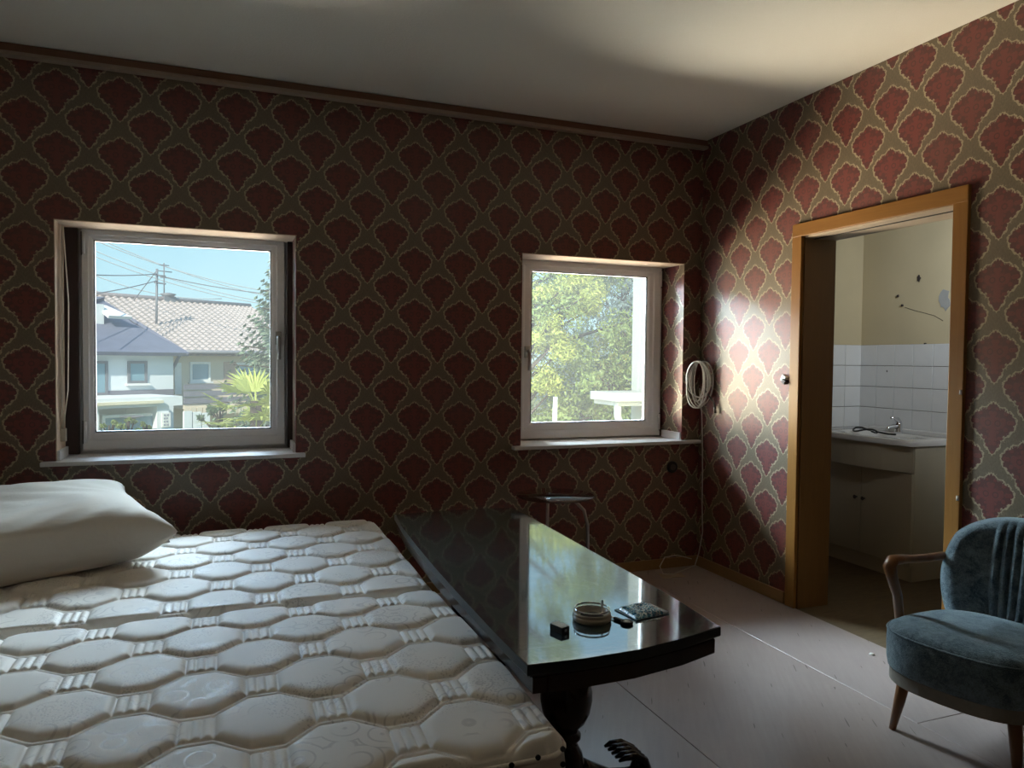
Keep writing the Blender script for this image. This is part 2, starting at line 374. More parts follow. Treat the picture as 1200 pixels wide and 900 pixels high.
# ------------------------------------------------------------------ windows
def window(n, Wd, frame, glass, handle_side, label):
    l, r, b, t = Wd; fx0, fx1, fz0, fz1 = frame; gx0, gx1, gz0, gz1 = glass
    Y = 4.045                                          # room-side face of the sash
    mb = MB(); fw = .05
    for a, c in (((fx0-.05, Y+.005, fz0-.03), (fx0+fw, WO, fz1+.03)), ((fx1-fw, Y+.005, fz0-.03), (fx1+.05, WO, fz1+.03)),
                 ((fx0+fw, Y+.005, fz1-fw), (fx1-fw, WO, fz1+.03)), ((fx0+fw, Y+.005, fz0-.03), (fx1-fw, WO, fz0+fw))): mb.box(a, c, .003)
    wf = mb.build('window_%d' % n, M_upvc); tag(wf, label, kind='structure')
    # sash: mitred profile swept round the opening
    mb = MB(); prof = [(0, 0), (.004, -.016), (.010, -.020), (.045, -.020), (.052, -.014), (.070, -.010), (.078, -.004), (.084, .004), (.084, .03), (0, .03)]
    sx0, sx1, sz0, sz1 = fx0+.008, fx1-.008, fz0+.008, fz1-.008
    wid = [(gx0-sx0), (sx1-gx1), (gz0-sz0), (sz1-gz1)]
    def corner(q, k):
        a = q/.084
        return {0: (sx0+wid[0]*a, sz0+wid[2]*a), 1: (sx1-wid[1]*a, sz0+wid[2]*a), 2: (sx1-wid[1]*a, sz1-wid[3]*a), 3: (sx0+wid[0]*a, sz1-wid[3]*a)}[k]
    for k in range(4):
        A = []; B = []
        for q, dy in prof:
            xa, za = corner(q, k); xb, zb = corner(q, (k+1) % 4)
            A.append(mb.bm.verts.new((xa, Y+dy, za))); B.append(mb.bm.verts.new((xb, Y+dy, zb)))
        for i in range(len(prof)-1): mb.bm.faces.new((A[i], A[i+1], B[i+1], B[i]))
    sash = mb.build('sash', M_upvc, wf)
    mb = MB()
    for a, c in (((gx0-.004, Y-.002, gz0-.004), (gx0, Y+.012, gz1+.004)), ((gx1, Y-.002, gz0-.004), (gx1+.004, Y+.012, gz1+.004)), ((gx0, Y-.002, gz1), (gx1, Y+.012, gz1+.004)), ((gx0, Y-.002, gz0-.004), (gx1, Y+.012, gz0))): mb.box(a, c)
    mb.build('gasket', M_gask, sash)
    mb = MB(); mb.box((gx0-.006, Y+.012, gz0-.006), (gx1+.006, Y+.016, gz1+.006)); mb.build('glass_pane', M_glass, wf)
    # reveals (lining of the opening)
    mb = MB(); th = .004
    mb.box((l-.001, D+.001, b), (l+th, Y+.01, t)); mb.build('reveal_left', M_reveal if n == 1 else M_wy, wf)
    mb = MB(); mb.box((r-th, D+.001, b), (r+.001, Y+.01, t)); mb.build('reveal_right', M_wy, wf)
    mb = MB(); mb.box((l, D+.001, t-th), (r, Y+.01, t+.001)); mb.build('reveal_top', M_reveal, wf)
    # sill
    mb = MB(); mb.box((l-.055 if n == 1 else l-.05, D-.042, b-.020), (r+.04 if n == 1 else R-.008, D+.01, b), .004)
    mb.box((l+.001, D-.01, b-.020), (r-.001, Y+.02, b+.001)); mb.build('window_sill', M_sill, wf)
    mb = MB()
    if n == 1: mb.box((l+th, D+.004, b), (l+.016, Y-.03, b+.045), .002)
    mb.box((r-.016, D+.004, b), (r-th, Y-.03, b+.045), .002)
    mb.build('sill_upstand', M_sill, wf)
    # handle
    hx, hz = handle_side
    mb = MB(); mb.box((hx-.016, Y-.034, hz-.02), (hx+.016, Y-.018, hz+.05), .004)
    hd = mb.build('handle', M_metal, wf)
    mb = MB(); mb.tube([(hx, Y-.03, hz+.02), (hx, Y-.058, hz+.02), (hx+.001, Y-.064, hz+.005), (hx+.002, Y-.062, hz-.05), (hx+.002, Y-.060, hz-.095)], [.009, .009, .010, .010, .009], 10); mb.build('lever', M_metal, hd)
    # hinges
    hs = fx0+.022 if handle_side[0] > (l+r)/2 else fx1-.022
    for zz in (fz0+.05, fz1-.14):
        mb = MB(); mb.tube([(hs, Y-.026, zz), (hs, Y-.026, zz+.10)], .007, 10); mb.build('hinge', M_upvc, wf)
        mb = MB(); mb.box((hs-.012, Y-.0195, zz-.006), (hs+.012, Y-.018, zz+.106)); mb.build('hinge_plate', M_gask, wf)
    # outside ledge
    mb = MB(); mb.box((l-.03, WO, b-.06), (r+.03, WO+.06, b-.04), .003); mb.build('outer_ledge', M_render, wf)
    return wf
w1 = window(1, W1, (-.655, .298, .792, 1.885), (-.590, .213, .893, 1.812), (.252, 1.345), 'left window with grey-white frame looking out on the houses')
w2 = window(2, W2, (1.555, 2.592, .775, 1.872), (1.694, 2.479, .886, 1.788), (1.655, 1.293), 'right window with grey-white frame looking out on the tree')
M_recess = plain('recess_maroon', (.035, .016, .013), .7)
# dark maroon strips set in the recess between reveal and frame, and the roller shutter strap
mb = MB(); mb.box((-.711, 4.0, .79), (-.655, 4.03, 1.862)); mb.build('recess_strip', M_recess, w1)
mb = MB(); mb.box((.298, 4.0, .79), (.322, 4.03, 1.862)); mb.build('recess_strip', M_recess, w1)
mb = MB()
pa = [(-.700, 3.90, 1.855), (-.698, 3.89, 1.5), (-.703, 3.885, 1.1), (-.706, 3.89, .92)]
for dx in (0, .012):
    for (a, b) in zip(pa[:-1], pa[1:]):
        a = Vector(a)+Vector((dx*(2 if a[2] < 1.6 else .4), 0, 0)); b = Vector(b)+Vector((dx*(2 if b[2] < 1.6 and b[2] > 1. else .4), 0, 0))
        w_ = Vector((.0012, 0, 0)); u_ = Vector((0, .010, 0))
        for s_ in (-1, 1): mb.quad(a-u_+w_*s_, a+u_+w_*s_, b+u_+w_*s_, b-u_+w_*s_)
        mb.quad(a-u_-w_, a-u_+w_, b-u_+w_, b-u_-w_)
sp = mb.build('shutter_strap', M_strap); tag(sp, 'beige roller shutter strap hanging slack inside the left window reveal', 'strap')
mb = MB(); mb.box((-.712, 3.878, .865), (-.688, 3.902, .925), .003); mb.build('strap_end', M_strap, sp)

# ------------------------------------------------------------------ doorway
mb = MB(); tw = .062; e = .018
mb.box((R-e, DY1-.003, 0), (R, DY1+tw, DH+tw), .003)
mb.box((R-e, DY0-tw, 0), (R, DY0+.003, DH+tw), .003)
df = mb.build('door_1', M_doorw); tag(df, 'oak door frame without its door leading to the washroom', kind='structure')
mb = MB(); mb.box((R-e-.001, DY0-tw+.001, DH-.003), (R, DY1+tw-.001, DH+tw+.001), .003); mb.build('head_architrave', M_doorwx, df)
M_jamb = wood('jamb_brown', (.13, .06, .018), (.21, .105, .03), 2, .45)
mb = MB(); mb.box((R, DY1-.012, 0), (R+.20, DY1+.01, DH+.01)); mb.build('jamb', M_jamb, df)
mb = MB(); mb.box((R, DY0-.01, 0), (R+.20, DY0+.012, DH+.01)); mb.build('jamb', M_jamb, df)
mb = MB(); mb.box((R, DY0+.012, DH-.012), (R+.20, DY1-.012, DH+.01)); mb.build('head_lining', plain('head_lining_white', (.5, .42, .33), .5), df)
mb = MB(); mb.box((R+.055, DY0+.012, DH-.016), (R+.062, DY1-.012, DH-.012)); mb.build('rubber_seal', M_gask, df)
for zz in (1.14, .72, .54, .26):
    mb = MB(); mb.tube([(R-.020, DY0-.055, zz), (R-.020, DY0-.055, zz+.018)], .005, 8); mb.build('hinge_pin', M_white, df)

# ------------------------------------------------------------------ washroom beyond the door
BX, BY = 4.07, 3.85; BZ = .82; TS = .14
mb = MB(); mb.box((BX, .6, -.1), (BX+.15, BY+.2, H+.05)); we = mb.build('wall_washroom_east', M_plast); tag(we, 'stained cream plaster wall of the washroom above white tiles', kind='structure')
mb = MB(); mb.box((R+.2, BY, -3.4), (BX, BY+.25, H+.05)); wnn = mb.build('wall_washroom_north', M_plast); tag(wnn, 'narrow cream washroom wall by the corner', kind='structure')
mb = MB(); mb.box((R+.2, .45, -.1), (BX, .6, H+.05)); tag(mb.build('wall_washroom_south', M_plast), kind='structure', label='washroom wall out of view')
def mk_wfloor():
    g = G('washroom_lino'); p = g.pos(); n = g.noise(g.mapv(p, (2, 9, 1), (0, 0, .5)), 3, 5, .7, 2)
    c = g.mix(n, (.05, .032, .016), (.20, .14, .075)); return g.set(c, .6, .4)
mb = MB(); mb.box((R, .6, -.15), (BX, BY, -.002)); tag(mb.build('floor_washroom', mk_wfloor()), 'worn brown washroom floor', kind='structure')
M_tile = plain('white_glazed_tile', (.66, .66, .64), .16, .5, .05, 9)
M_grout = plain('grout', (.24, .21, .17), .9, .1)
ztop = 1.385
mb = MB(); mb.box((BX-.004, .6, ztop-9*TS), (BX, BY, ztop)); mb.build('grout_bed', M_grout, we)
mb = MB(); mb.box((R+.2, BY-.004, ztop-9*TS), (BX, BY, ztop)); mb.build('grout_bed', M_grout, wnn)
mt = MB(); mt.box((-.009, .0015, .0015), (0, TS-.0015, TS-.0015), .0018); tile_e = None
for j in range(9):
    for i in range(12):
        y = BY-.004-(i+1)*TS
        if tile_e is None: o = mt.build('tile', M_tile, we); tile_e = o.data
        else: o = link('tile', tile_e, None, we)
        o.location = (BX-.003+random.uniform(-.0006, .0006), y, ztop-(j+1)*TS)
mt = MB(); mt.box((.0015, -.009, .0015), (TS-.0015, 0, TS-.0015), .0018); tile_n = None
for j in range(9):
    for i in range(4):
        x = BX-.010-(i+1)*TS
        if tile_n is None: o = mt.build('tile', M_tile, wnn); tile_n = o.data
        else: o = link('tile', tile_n, None, wnn)
        o.location = (x, BY-.003+random.uniform(-.0006, .0006), ztop-(j+1)*TS)
# holes and broken plaster in the washroom wall
def blob(name, c, r, mat, parent, seed, depth=.004):
    rr = random.Random(seed); m_ = MB(); n = 14; pts = []
    for k in range(n):
        a = 2*PI*k/n; q = r*rr.uniform(.6, 1.2); pts.append((c[1]+q*math.cos(a)*.8, c[2]+q*math.sin(a)*1.2))
    m_.extr(pts, 0, BX-depth, BX+.001); return m_.build(name, mat, parent)
c0 = at(1077, 326, 0, BX); blob('plaster_hole', c0, .018, M_joint, we, 3)
c1 = at(1107, 352, 0, BX); blob('plaster_hole', c1, .05, plain('bare_grey_plaster', (.33, .33, .31), .9), we, 5, .003)
for k, q in enumerate([(1053, 347), (1058, 358), (1085, 403), (1041, 435)]):
    c = at(*q, 0, BX); blob('plug_hole', c, .007, M_joint, we, 10+k, .012)
ck = MB(); pts = [at(1060, 360, 0, BX-.001), at(1072, 364, 0, BX-.001), at(1084, 367, 0, BX-.001), at(1095, 370, 0, BX-.001), at(1105, 376, 0, BX-.001)]
ck.tube(pts, .0016, 4); ck.build('crack', M_joint, we)

# vanity unit with basin
M_van = plain('vanity_cream', (.47, .42, .31), .5, .5, .05, 6)
VX, VY0, VY1 = 3.66, 3.075, 3.80; BXF = BX-.022
van = empty('vanity_unit', ((VX+BX)/2, (VY0+VY1)/2, 0), 0, 'cream washroom vanity cabinet with two doors under the basin', 'cabinet')
def child(mb, name, mat, parent, smooth=False):
    o = mb.build(name, mat, None, smooth); return loc_fix(o, parent)
def bowed(y): return -.055*math.sin(PI*(y-VY0)/(VY1-VY0))
ys = [VY0+(VY1-VY0)*k/12 for k in range(13)]
for a_, b_ in (((VX+.02, VY0, 0), (BXF, VY0+.018, .785)), ((VX+.02, VY1-.018, 0), (BXF, VY1, .785))):
    mb = MB(); mb.box(a_, b_, .001); child(mb, 'side_panel', M_van, van)
mb = MB(); mb.box((BXF-.01, VY0+.018, .05), (BXF, VY1-.018, .69)); child(mb, 'back_panel', M_van, van)
mb = MB(); mb.box((VX+.021, VY0+.018, .07), (BXF-.01, VY1-.018, .088)); child(mb, 'bottom_panel', M_van, van)
mb = MB(); mb.prism([(VX+.034, VY1-.018), (VX+.034, VY0+.018)]+[(VX+.005+bowed(y), y) for y in ys], .63, .785); child(mb, 'front_apron', M_van, van)
ym = (VY0+VY1)/2
for a, b, kx in ((VY0+.003, ym-.002, ym-.03), (ym+.002, VY1-.003, ym+.03)):
    mb = MB(); mb.box((VX+.002, a, .09), (VX+.02, b, .626), .002); dr = child(mb, 'cabinet_door', M_van, van)
    mb = MB(); mb.tube([(VX+.002, kx, .43), (VX-.010, kx, .43), (VX-.018, kx, .43)], [.005, .006, .013], 10); o = mb.build('knob', M_darkmet); o.parent = dr; o.matrix_parent_inverse = dr.matrix_parent_inverse.copy(); o.matrix_parent_inverse = Matrix.Identity(4)
mb = MB(); mb.box((VX+.012, VY0+.001, 0), (VX+.02, VY1-.001, .085)); child(mb, 'plinth', M_van, van)
M_cer = plain('basin_ceramic', (.62, .61, .58), .12, .5, .03)
bas = empty('washbasin', ((VX+BX)/2, ym, .785), 0, 'white ceramic washbasin with bowed front on the vanity cabinet', 'basin')
# basin slab with oval bowl
m_ = MB(); cxb, cyb = 3.83, ym; n = 40; outer = []
for k in range(n):
    a = 2*PI*k/n; dx, dy = math.cos(a), math.sin(a)
    hx0, hx1, hy = VX-.012, BXF, (VY1-VY0)/2+.012
    tx = (hx1-cxb)/dx if dx > 1e-6 else ((hx0+ -.05*math.cos(min(1.5, abs(dy)*1.2))-cxb)/dx if dx < -1e-6 else 9); ty = hy/abs(dy) if abs(dy) > 1e-6 else 9
    t_ = min(tx, ty); outer.append((cxb+dx*t_, cyb+dy*t_))
rings = []
def ring(f): rings.append([m_.bm.verts.new(f(k)) for k in range(n)])
ring(lambda k: (*outer[k], .786)); ring(lambda k: (*outer[k], .812)); ring(lambda k: (cxb+(outer[k][0]-cxb)*.97, cyb+(outer[k][1]-cyb)*.97, .820))
for s1, z in ((1.0, .818), (.93, .800), (.80, .75), (.55, .715), (.1, .705)):
    ring(lambda k: (cxb-.03+.145*s1*math.cos(2*PI*k/n), cyb+.24*s1*math.sin(2*PI*k/n), z))
for A, B in zip(rings[:-1], rings[1:]):
    for k in range(n): m_.bm.faces.new((A[k], A[(k+1) % n], B[(k+1) % n], B[k])).smooth = True
m_.bm.faces.new(rings[-1]); child(m_, 'bowl', M_cer, bas)
m_ = MB(); m_.box((BX-.05, VY0+.03, .815), (BX-.023, VY1-.03, .845), .008); child(m_, 'back_ledge', M_cer, bas)
tap = empty('tap', (4.0, ym+.02, .82), 0, 'chrome single lever mixer tap on the washbasin', 'tap')
m_ = MB(); m_.lathe([(.026, 0), (.026, .012), (.022, .02), (.021, .06), (.018, .068)], (3.985, ym+.02, .82), 16); child(m_, 'body', M_chrome, tap)
m_ = MB(); m_.tube([(3.98, ym+.02, .855), (3.94, ym+.02, .865), (3.90, ym+.02, .855), (3.885, ym+.02, .845)], [.016, .014, .012, .011], 10); child(m_, 'spout', M_chrome, tap)
m_ = MB(); m_.tube([(3.985, ym+.02, .885), (3.975, ym+.02, .905), (3.945, ym+.02, .915), (3.92, ym+.02, .917)], [.018, .016, .010, .007], 10); child(m_, 'lever', M_chrome, tap)
m_ = MB(); m_.tube([(3.79+.03*math.cos(a), ym+.10+.09*math.sin(a), .835+.012*math.sin(a*2)) for a in [2*PI*k/20 for k in range(20)]], .006, 6, True); m_.tube([(3.80, ym+.02, .832), (3.82, ym-.05, .824), (3.80, ym-.12, .828)], .006, 6)
tag(m_.build('hose', M_black), 'black looped hose lying across the washbasin', 'hose')

# ------------------------------------------------------------------ bed
M_divan = wood('bed_wood', (.16, .085, .035), (.26, .15, .065), 0, .5)
BXR, BXL = .655, -1.36
bed = empty('bed_frame', ((BXL+BXR)/2, 2.39, 0), 0, 'brown wooden double bed frame under the two mattresses', 'bed')
m_ = MB(); m_.box((BXL, 1.335, .12), (BXR-.02, 1.36, .30), .004); child(m_, 'side_rail', M_divan, bed)
m_ = MB(); m_.box((BXL, 3.45, .12), (BXR-.02, 3.475, .30), .004); child(m_, 'side_rail', M_divan, bed)
m_ = MB(); m_.box((BXR-.045, 1.36, .12), (BXR-.02, 3.45, .30), .004); child(m_, 'foot_rail', M_divan, bed)
m_ = MB(); m_.box((BXL, 1.36, .25), (BXR-.045, 3.45, .283)); child(m_, 'slatted_base', M_divan, bed)
m_ = MB(); m_.box((BXL-.04, 1.33, 0), (BXL, 3.48, .62), .008); child(m_, 'headboard', M_divan, bed)
for x in (BXL+.06, BXR-.08):
    for y in (1.39, 3.42):
        m_ = MB(); m_.box((x-.03, y-.03, 0), (x+.03, y+.03, .25), .004); child(m_, 'leg', M_divan, bed)
def mk_ticking():
    g = G('mattress_damask_ticking'); p = g.pos(); P = g.sep(p)
    big = g.noise(p, 1.3, 3)
    dist = g.noise(p, 9, 2); 
    wv = g.nt.nodes.new('ShaderNodeTexWave'); wv.wave_type = 'RINGS'; g.put(wv.inputs['Vector'], g.mapv(g.vor(g.mapv(p, (1, 1, .2)), 7, out=2), (1, 1, 1)))
    arcs = g.vor(g.mapv(p, (1, 1, .3), (0, 0, .4)), 15, 'F1'); arc = g.m('MULTIPLY', g.step(g.m('FRACT', g.m('MULTIPLY', arcs, 3.2)), .36, .46), g.m('SUBTRACT', 1.0, g.step(g.m('FRACT', g.m('MULTIPLY', arcs, 3.2)), .56, .66)))
    arc = g.m('MULTIPLY', arc, g.step(g.noise(p, 6, 1), .48, .58))
    spk = g.m('MULTIPLY', g.m('SUBTRACT', 1.0, g.step(g.vor(p, 150), .28, .42)), g.step(g.noise(g.mapv(p, (1, 1, .3), (0, 0, 1), (3, 1, 0)), 8, 1), .55, .62))
    pat = g.m('MINIMUM', 1.0, g.m('ADD', arc, spk))
    c = g.mix(big, (.74, .69, .63), (.82, .77, .70)); c = g.mix(g.m('MULTIPLY', pat, .48), c, (.36, .31, .28))
    weave = g.noise(g.mapv(p, (900, 300, 300)), 1, 1)
    g.bump(g.m('ADD', g.m('MULTIPLY', weave, .4), g.m('MULTIPLY', pat, -.6)), .15, .001)
    return g.set(c, g.m('SUBTRACT', .62, g.m('MULTIPLY', pat, .2)), .4, Sheen_Weight=.25)
M_tick = mk_ticking()
def quilt(x, y):
    """height of the quilted top: staggered long hexagons with ribbed bands between them"""
    PX, PY, A, rw = .270, .170, .031, .066
    def bnd(k):
        ph = (x/PX + .5*(k % 2)) % 1.0; dx = abs(ph-.5)*PX; flat = rw/2
        t_ = min(1, max(0, (dx-flat)/(PX/2-2*flat))); return k*PY + A*(1-2*t_)
    k = math.floor(y/PY)
    cand = [(bnd(kk), kk) for kk in (k-1, k, k+1, k+2)]
    lo = max([c for c in cand if c[0] <= y], default=cand[0]); hi = min([c for c in cand if c[0] > y], default=cand[-1])
    d = min(y-lo[0], hi[0]-y)
    ph = (x/PX + .5*(lo[1] % 2)) % 1.0; xr = (ph-.5)*PX
    if d < .008: return .0055*math.sqrt(max(0, 1-(d/.008)**2))
    h = .0150*(1-math.exp(-(d-.008)/.012)); dr = abs(abs(xr)-rw/2)
    if abs(xr) < rw/2: return min(h, .0088*abs(math.cos(xr/rw*PI*3))**.28)
    return min(h, .0150*(1-math.exp(-dr/.008)))
def mattress(y0, y1, z1, seedoff):
    x0, x1 = BXL, BXR; th = .205; z0 = z1-th
    t = empty('mattress', ((x0+x1)/2, (y0+y1)/2, z0), 0, cat='mattress', group='quilted mattresses side by side')
    nx, ny = (640, 330) if y0 < 2 else (470, 236); m = MB(); vs = []
    for j in range(ny+1):
        v = y0 + (y1-y0)*j/ny; rowv = []
        for i in range(nx+1):
            u = x0 + (x1-x0)*i/nx
            e_ = min(u-x0, x1-u, v-y0, v-y0 if 0 else y1-v); rad = .020
            # rounded plan corners
            cu, cv = u, v
            rc = .06; du = max(0, rc-(u-x0), rc-(x1-u)); dv = max(0, rc-(v-y0), rc-(y1-v))
            if du > 0 and dv > 0:
                L = max(du, dv)/math.hypot(du, dv); 
                sx = 1 if u > (x0+x1)/2 else -1; sy = 1 if v > (y0+y1)/2 else -1
                cu = u-sx*du*(1-L); cv = v-sy*dv*(1-L)
            fall = 0 if e_ > rad else -rad*.85*(1-math.sqrt(max(0, 1-((rad-e_)/rad)**2)))
            q = 1.15*quilt(u+seedoff, v)*min(1, max(0, e_-.004)/.016)
            crown = .012*(1-((v-(y0+y1)/2)/((y1-y0)/2))**2) + .004*math.sin(u*3.1+seedoff*5)*math.sin(v*4)
            rowv.append(m.bm.verts.new((cu, cv, z1-.012+fall+q+crown)))
        vs.append(rowv)
    for j in range(ny):
        for i in range(nx): m.bm.faces.new((vs[j][i], vs[j][i+1], vs[j+1][i+1], vs[j+1][i])).smooth = True
    child(m, 'quilted_top', M_tick, t)
    # border band round the sides
    pl = []; rc = .055; seg = 6
    for cx_, cy_, a0 in ((x1-rc, y0+rc, -PI/2), (x1-rc, y1-rc, 0), (x0+rc, y1-rc, PI/2), (x0+rc, y0+rc, PI)):
        for k in range(seg+1): a = a0+PI/2*k/seg; pl.append((cx_+rc*math.cos(a), cy_+rc*math.sin(a)))
    m = MB(); lev = [(z1-.030, .0), (z1-.06, .003), (z1-.11, .004), (z1-.16, .002), (z0+.01, -.002), (z0, -.012)]
    prev = None; cxm, cym = (x0+x1)/2, (y0+y1)/2
    for z, off in lev:
        rg = []
        for (px_, py_) in pl:
            d_ = Vector((px_-cxm, py_-cym)); q = (px_+off*math.copysign(1, d_.x)*(1 if abs(d_.x) > (x1-x0)/2-.06 else 0), py_+off*math.copysign(1, d_.y)*(1 if abs(d_.y) > (y1-y0)/2-.06 else 0))
            rg.append(m.bm.verts.new((*q, z)))
        if prev:
            for k in range(len(rg)): m.bm.faces.new((prev[k], prev[(k+1) % len(rg)], rg[(k+1) % len(rg)], rg[k])).smooth = True
        prev = rg
    m.bm.faces.new(prev); child(m, 'side_border', M_tick, t)
    m = MB(); m.tube([(a, b, z1-.030) for a, b in pl], .006, 6, True); child(m, 'piping', M_tick, t)
    return t
mN = mattress(1.325, 2.365, .490, .060); mN['label'] = 'near quilted white mattress with its edge toward the viewer'
mF = mattress(2.392, 3.50, .488, .015); mF['label'] = 'far quilted white mattress carrying the pillow'
del mN['group'], mF['group']
for q in ((599, 896), (630, 887), (659, 877), (659, 895)):
    c = at(q[0], q[1], 1, 1.321); m_ = MB(); m_.tube([(c.x, 1.3205, c.z), (c.x, 1.3165, c.z)], .0055, 12); child(m_, 'air_vent', M_black, mN)

# pillow
def mk_pillow():
    m = MB(); nx, ny = 84, 64; hw, hd = .47, .40; top = []; bot = []
    for s_, store in ((1, top), (-1, bot)):
        for j in range(ny+1):
            v = -1+2*j/ny; row = []
            for i in range(nx+1):
                u = -1+2*i/nx
                pinch = 1-.10*(1-abs(u)**1.0)*(abs(v)**6)-.0; px_ = u*hw*(1-.10*(1-v*v)*0-.09*(abs(u)**6)*(1-v*v)); py_ = v*hd*(1-.12*(abs(v)**6)*(1-u*u))
                th = ((1-u**4)*(1-v**4))**.46 if abs(u) < 1 and abs(v) < 1 else 0
                z = s_*th*(.155 if s_ > 0 else .085)
                if s_ > 0: z += th*(.007*math.sin(5*u+3*v)+.004*math.sin(9*v-4*u)*(.5+.5*u)+.002*math.sin(17*u+6*math.sin(4*v)))
                corner = max(0, abs(u)-.75)*max(0, abs(v)-.6)*4; z += .10*corner
                row.append(m.bm.verts.new((px_, py_, z)))
            store.append(row)
    for store in (top, bot):
        for j in range(ny):
            for i in range(nx): m.bm.faces.new((store[j][i], store[j][i+1], store[j+1][i+1], store[j+1][i])).smooth = True
    bmesh.ops.remove_doubles(m.bm, verts=m.bm.verts[:], dist=.0004)
    return m
def mk_linen():
    g = G('pillow_cotton'); p = g.pos(); w = g.noise(g.mapv(p, (1.2, 3.5, 2), (0, 0, .3)), 5, 4, .55, .8)
    c = g.mix(g.noise(p, 3, 2), (.54, .48, .41), (.62, .56, .48)); g.bump(g.m('ADD', w, g.m('MULTIPLY', g.noise(p, 400, 1), .02)), (.25), .012)
    return g.set(c, .85, .25, Sheen_Weight=.2)
pw = mk_pillow().build('pillow', mk_linen())
pw.location = (-.735, 3.13, .590); pw.rotation_euler = (math.radians(4), math.radians(-3), math.radians(19))
tag(pw, 'plump off-white pillow lying on the far mattress', 'pillow')
m_ = MB(); a0 = [(.47*math.cos(0), 0, 0)]
m_.tube([(-.44, -.375, 0), (-.2, -.345, -.002), (0, -.338, -.003), (.2, -.345, -.002), (.44, -.375, 0)], .004, 6); m_.tube([(.44, -.375, 0), (.43, -.2, 0), (.427, 0, 0), (.43, .2, 0), (.44, .375, 0)], .004, 6)
m_.build('seam', pw.data.materials[0], pw)

# ------------------------------------------------------------------ marble table
def mk_marble():
    g = G('dark_green_marble'); p = g.pos()
    d = g.noise(p, 3.5, 5, .6, .6); v = g.mapv(p, (2.2, 1.1, 1), (0, 0, .9))
    n = g.noise(v, 2.4, 6, .62, 1.8); vein = g.m('SUBTRACT', 1.0, g.step(g.m('ABSOLUTE', g.m('SUBTRACT', n, .5)), .0, .022))
    n2 = g.noise(g.mapv(p, (1, 3, 1), (0, 0, .2)), 3.3, 6, .6, 1.2); v2 = g.m('SUBTRACT', 1.0, g.step(g.m('ABSOLUTE', g.m('SUBTRACT', n2, .52)), .0, .012))
    c = g.mix(d, (.014, .024, .028), (.050, .078, .082)); c = g.mix(g.m('MULTIPLY', vein, .55), c, (.16, .20, .16)); c = g.mix(g.m('MULTIPLY', v2, .4), c, (.20, .22, .18))
    scr = g.noise(g.mapv(p, (2, 60, 1), (0, 0, .7)), 2, 3)
    g.bump(g.noise(p, 5, 2), .02, .004)
    return g.set(c, g.m('ADD', .05, g.m('MULTIPLY', g.step(scr, .4, .8), .10)), 1.0, IOR=1.9, Specular_Tint=(.72, .87, 1.0), Coat_Weight=.8, Coat_Roughness=.05, Coat_IOR=1.6)  # blue specular tint stands in for sky reflected in the polish
M_marble = mk_marble()
M_dark = wood('black_brown_wood', (.010, .005, .003), (.035, .016, .009), 2, .22)
TZ = .58
tb = empty('marble_table', (.92, 2.33, 0), 0, 'long dark green marble topped table on turned wooden pedestals', 'table')
def tabpoly(o=0):
    L = [(.622, 1.490), (.760, 1.482), (.90, 1.485), (1.05, 1.510), (1.183, 1.545), (1.196, 1.75), (1.206, 2.0), (1.214, 2.3), (1.221, 2.65), (1.225, 2.95), (1.223, 3.135), (1.08, 3.158), (.94, 3.165), (.80, 3.163), (.683, 3.158), (.66, 2.9), (.644, 2.6), (.632, 2.3), (.625, 2.0), (.621, 1.7)]
    c = Vector((.92, 2.33)); r = []
    for p in L:
        v = Vector(p)-c; v.x -= math.copysign(min(o, abs(v.x)), v.x) if abs(v.x) > .2 else 0; v.y -= math.copysign(o, v.y) if abs(v.y) > .75 else 0
        r.append(tuple(c+v))
    return r
m_ = MB(); m_.prism(tabpoly(), TZ-.026, TZ, .004)
for f in m_.bm.faces:
    f.normal_update(); f.material_index = 0 if abs(f.normal.z) > .95 else 1
M_dkedge = plain('darkened_marble_edge', (.012, .017, .017), .35, .35, .3, 8); child(m_, 'marble_top', [M_marble, M_dkedge], tb)  # side faces darkened in colour and gloss so they show little reflected light
m_ = MB(); m_.prism(tabpoly(.012), TZ-.034, TZ-.0265); child(m_, 'rim_moulding', M_dark, tb)
ap = [(max(p[0], .640), p[1]) for p in tabpoly(.010)]
m_ = MB(); m_.prism(ap, TZ-.073, TZ-.0345, .003); child(m_, 'apron', M_dark, tb)
def pedestal(cx, cy):
    m = MB(); m.lathe([(.085, .506), (.085, .478), (.045, .470), (.036, .452), (.034, .430), (.040, .420), (.040, .410), (.030, .402), (.030, .385), (.052, .372), (.066, .350), (.074, .315), (.0745, .290), (.068, .255), (.055, .228), (.040, .212), (.034, .203), (.034, .195), (.043, .190), (.043, .180), (.032, .172), (.034, .160), (.048, .135), (.055, .105), (.055, .075), (.04, .06)], (cx, cy, 0), 40)
    p = child(m, 'pedestal', M_dark, tb)
    for s_ in (-1, 1):
        m = MB()
        m.tube([(cx+s_*.03, cy, .085), (cx+s_*.08, cy, .060), (cx+s_*.14, cy, .034), (cx+s_*.20, cy, .026), (cx+s_*.235, cy, .030)], [.034, .030, .025, .024, .020], 10)
        f = m.build('foot', M_dark); loc_fix(f, tb)
        for k in range(5):
            yo = (k-2)*.019; m = MB()
            m.tube([(cx+s_*.235, cy+yo*.6, .022), (cx+s_*.255, cy+yo*.9, .050), (cx+s_*.240, cy+yo, .085), (cx+s_*.205, cy+yo*1.1, .106), (cx+s_*.170, cy+yo*1.15, .108), (cx+s_*.150, cy+yo*1.15, .102)], [.013, .013, .012, .011, .009, .004], 8)
            t_ = m.build('carved_lobe', M_dark); t_.parent = f
for cy in (1.875, 2.78): pedestal(.905, cy)
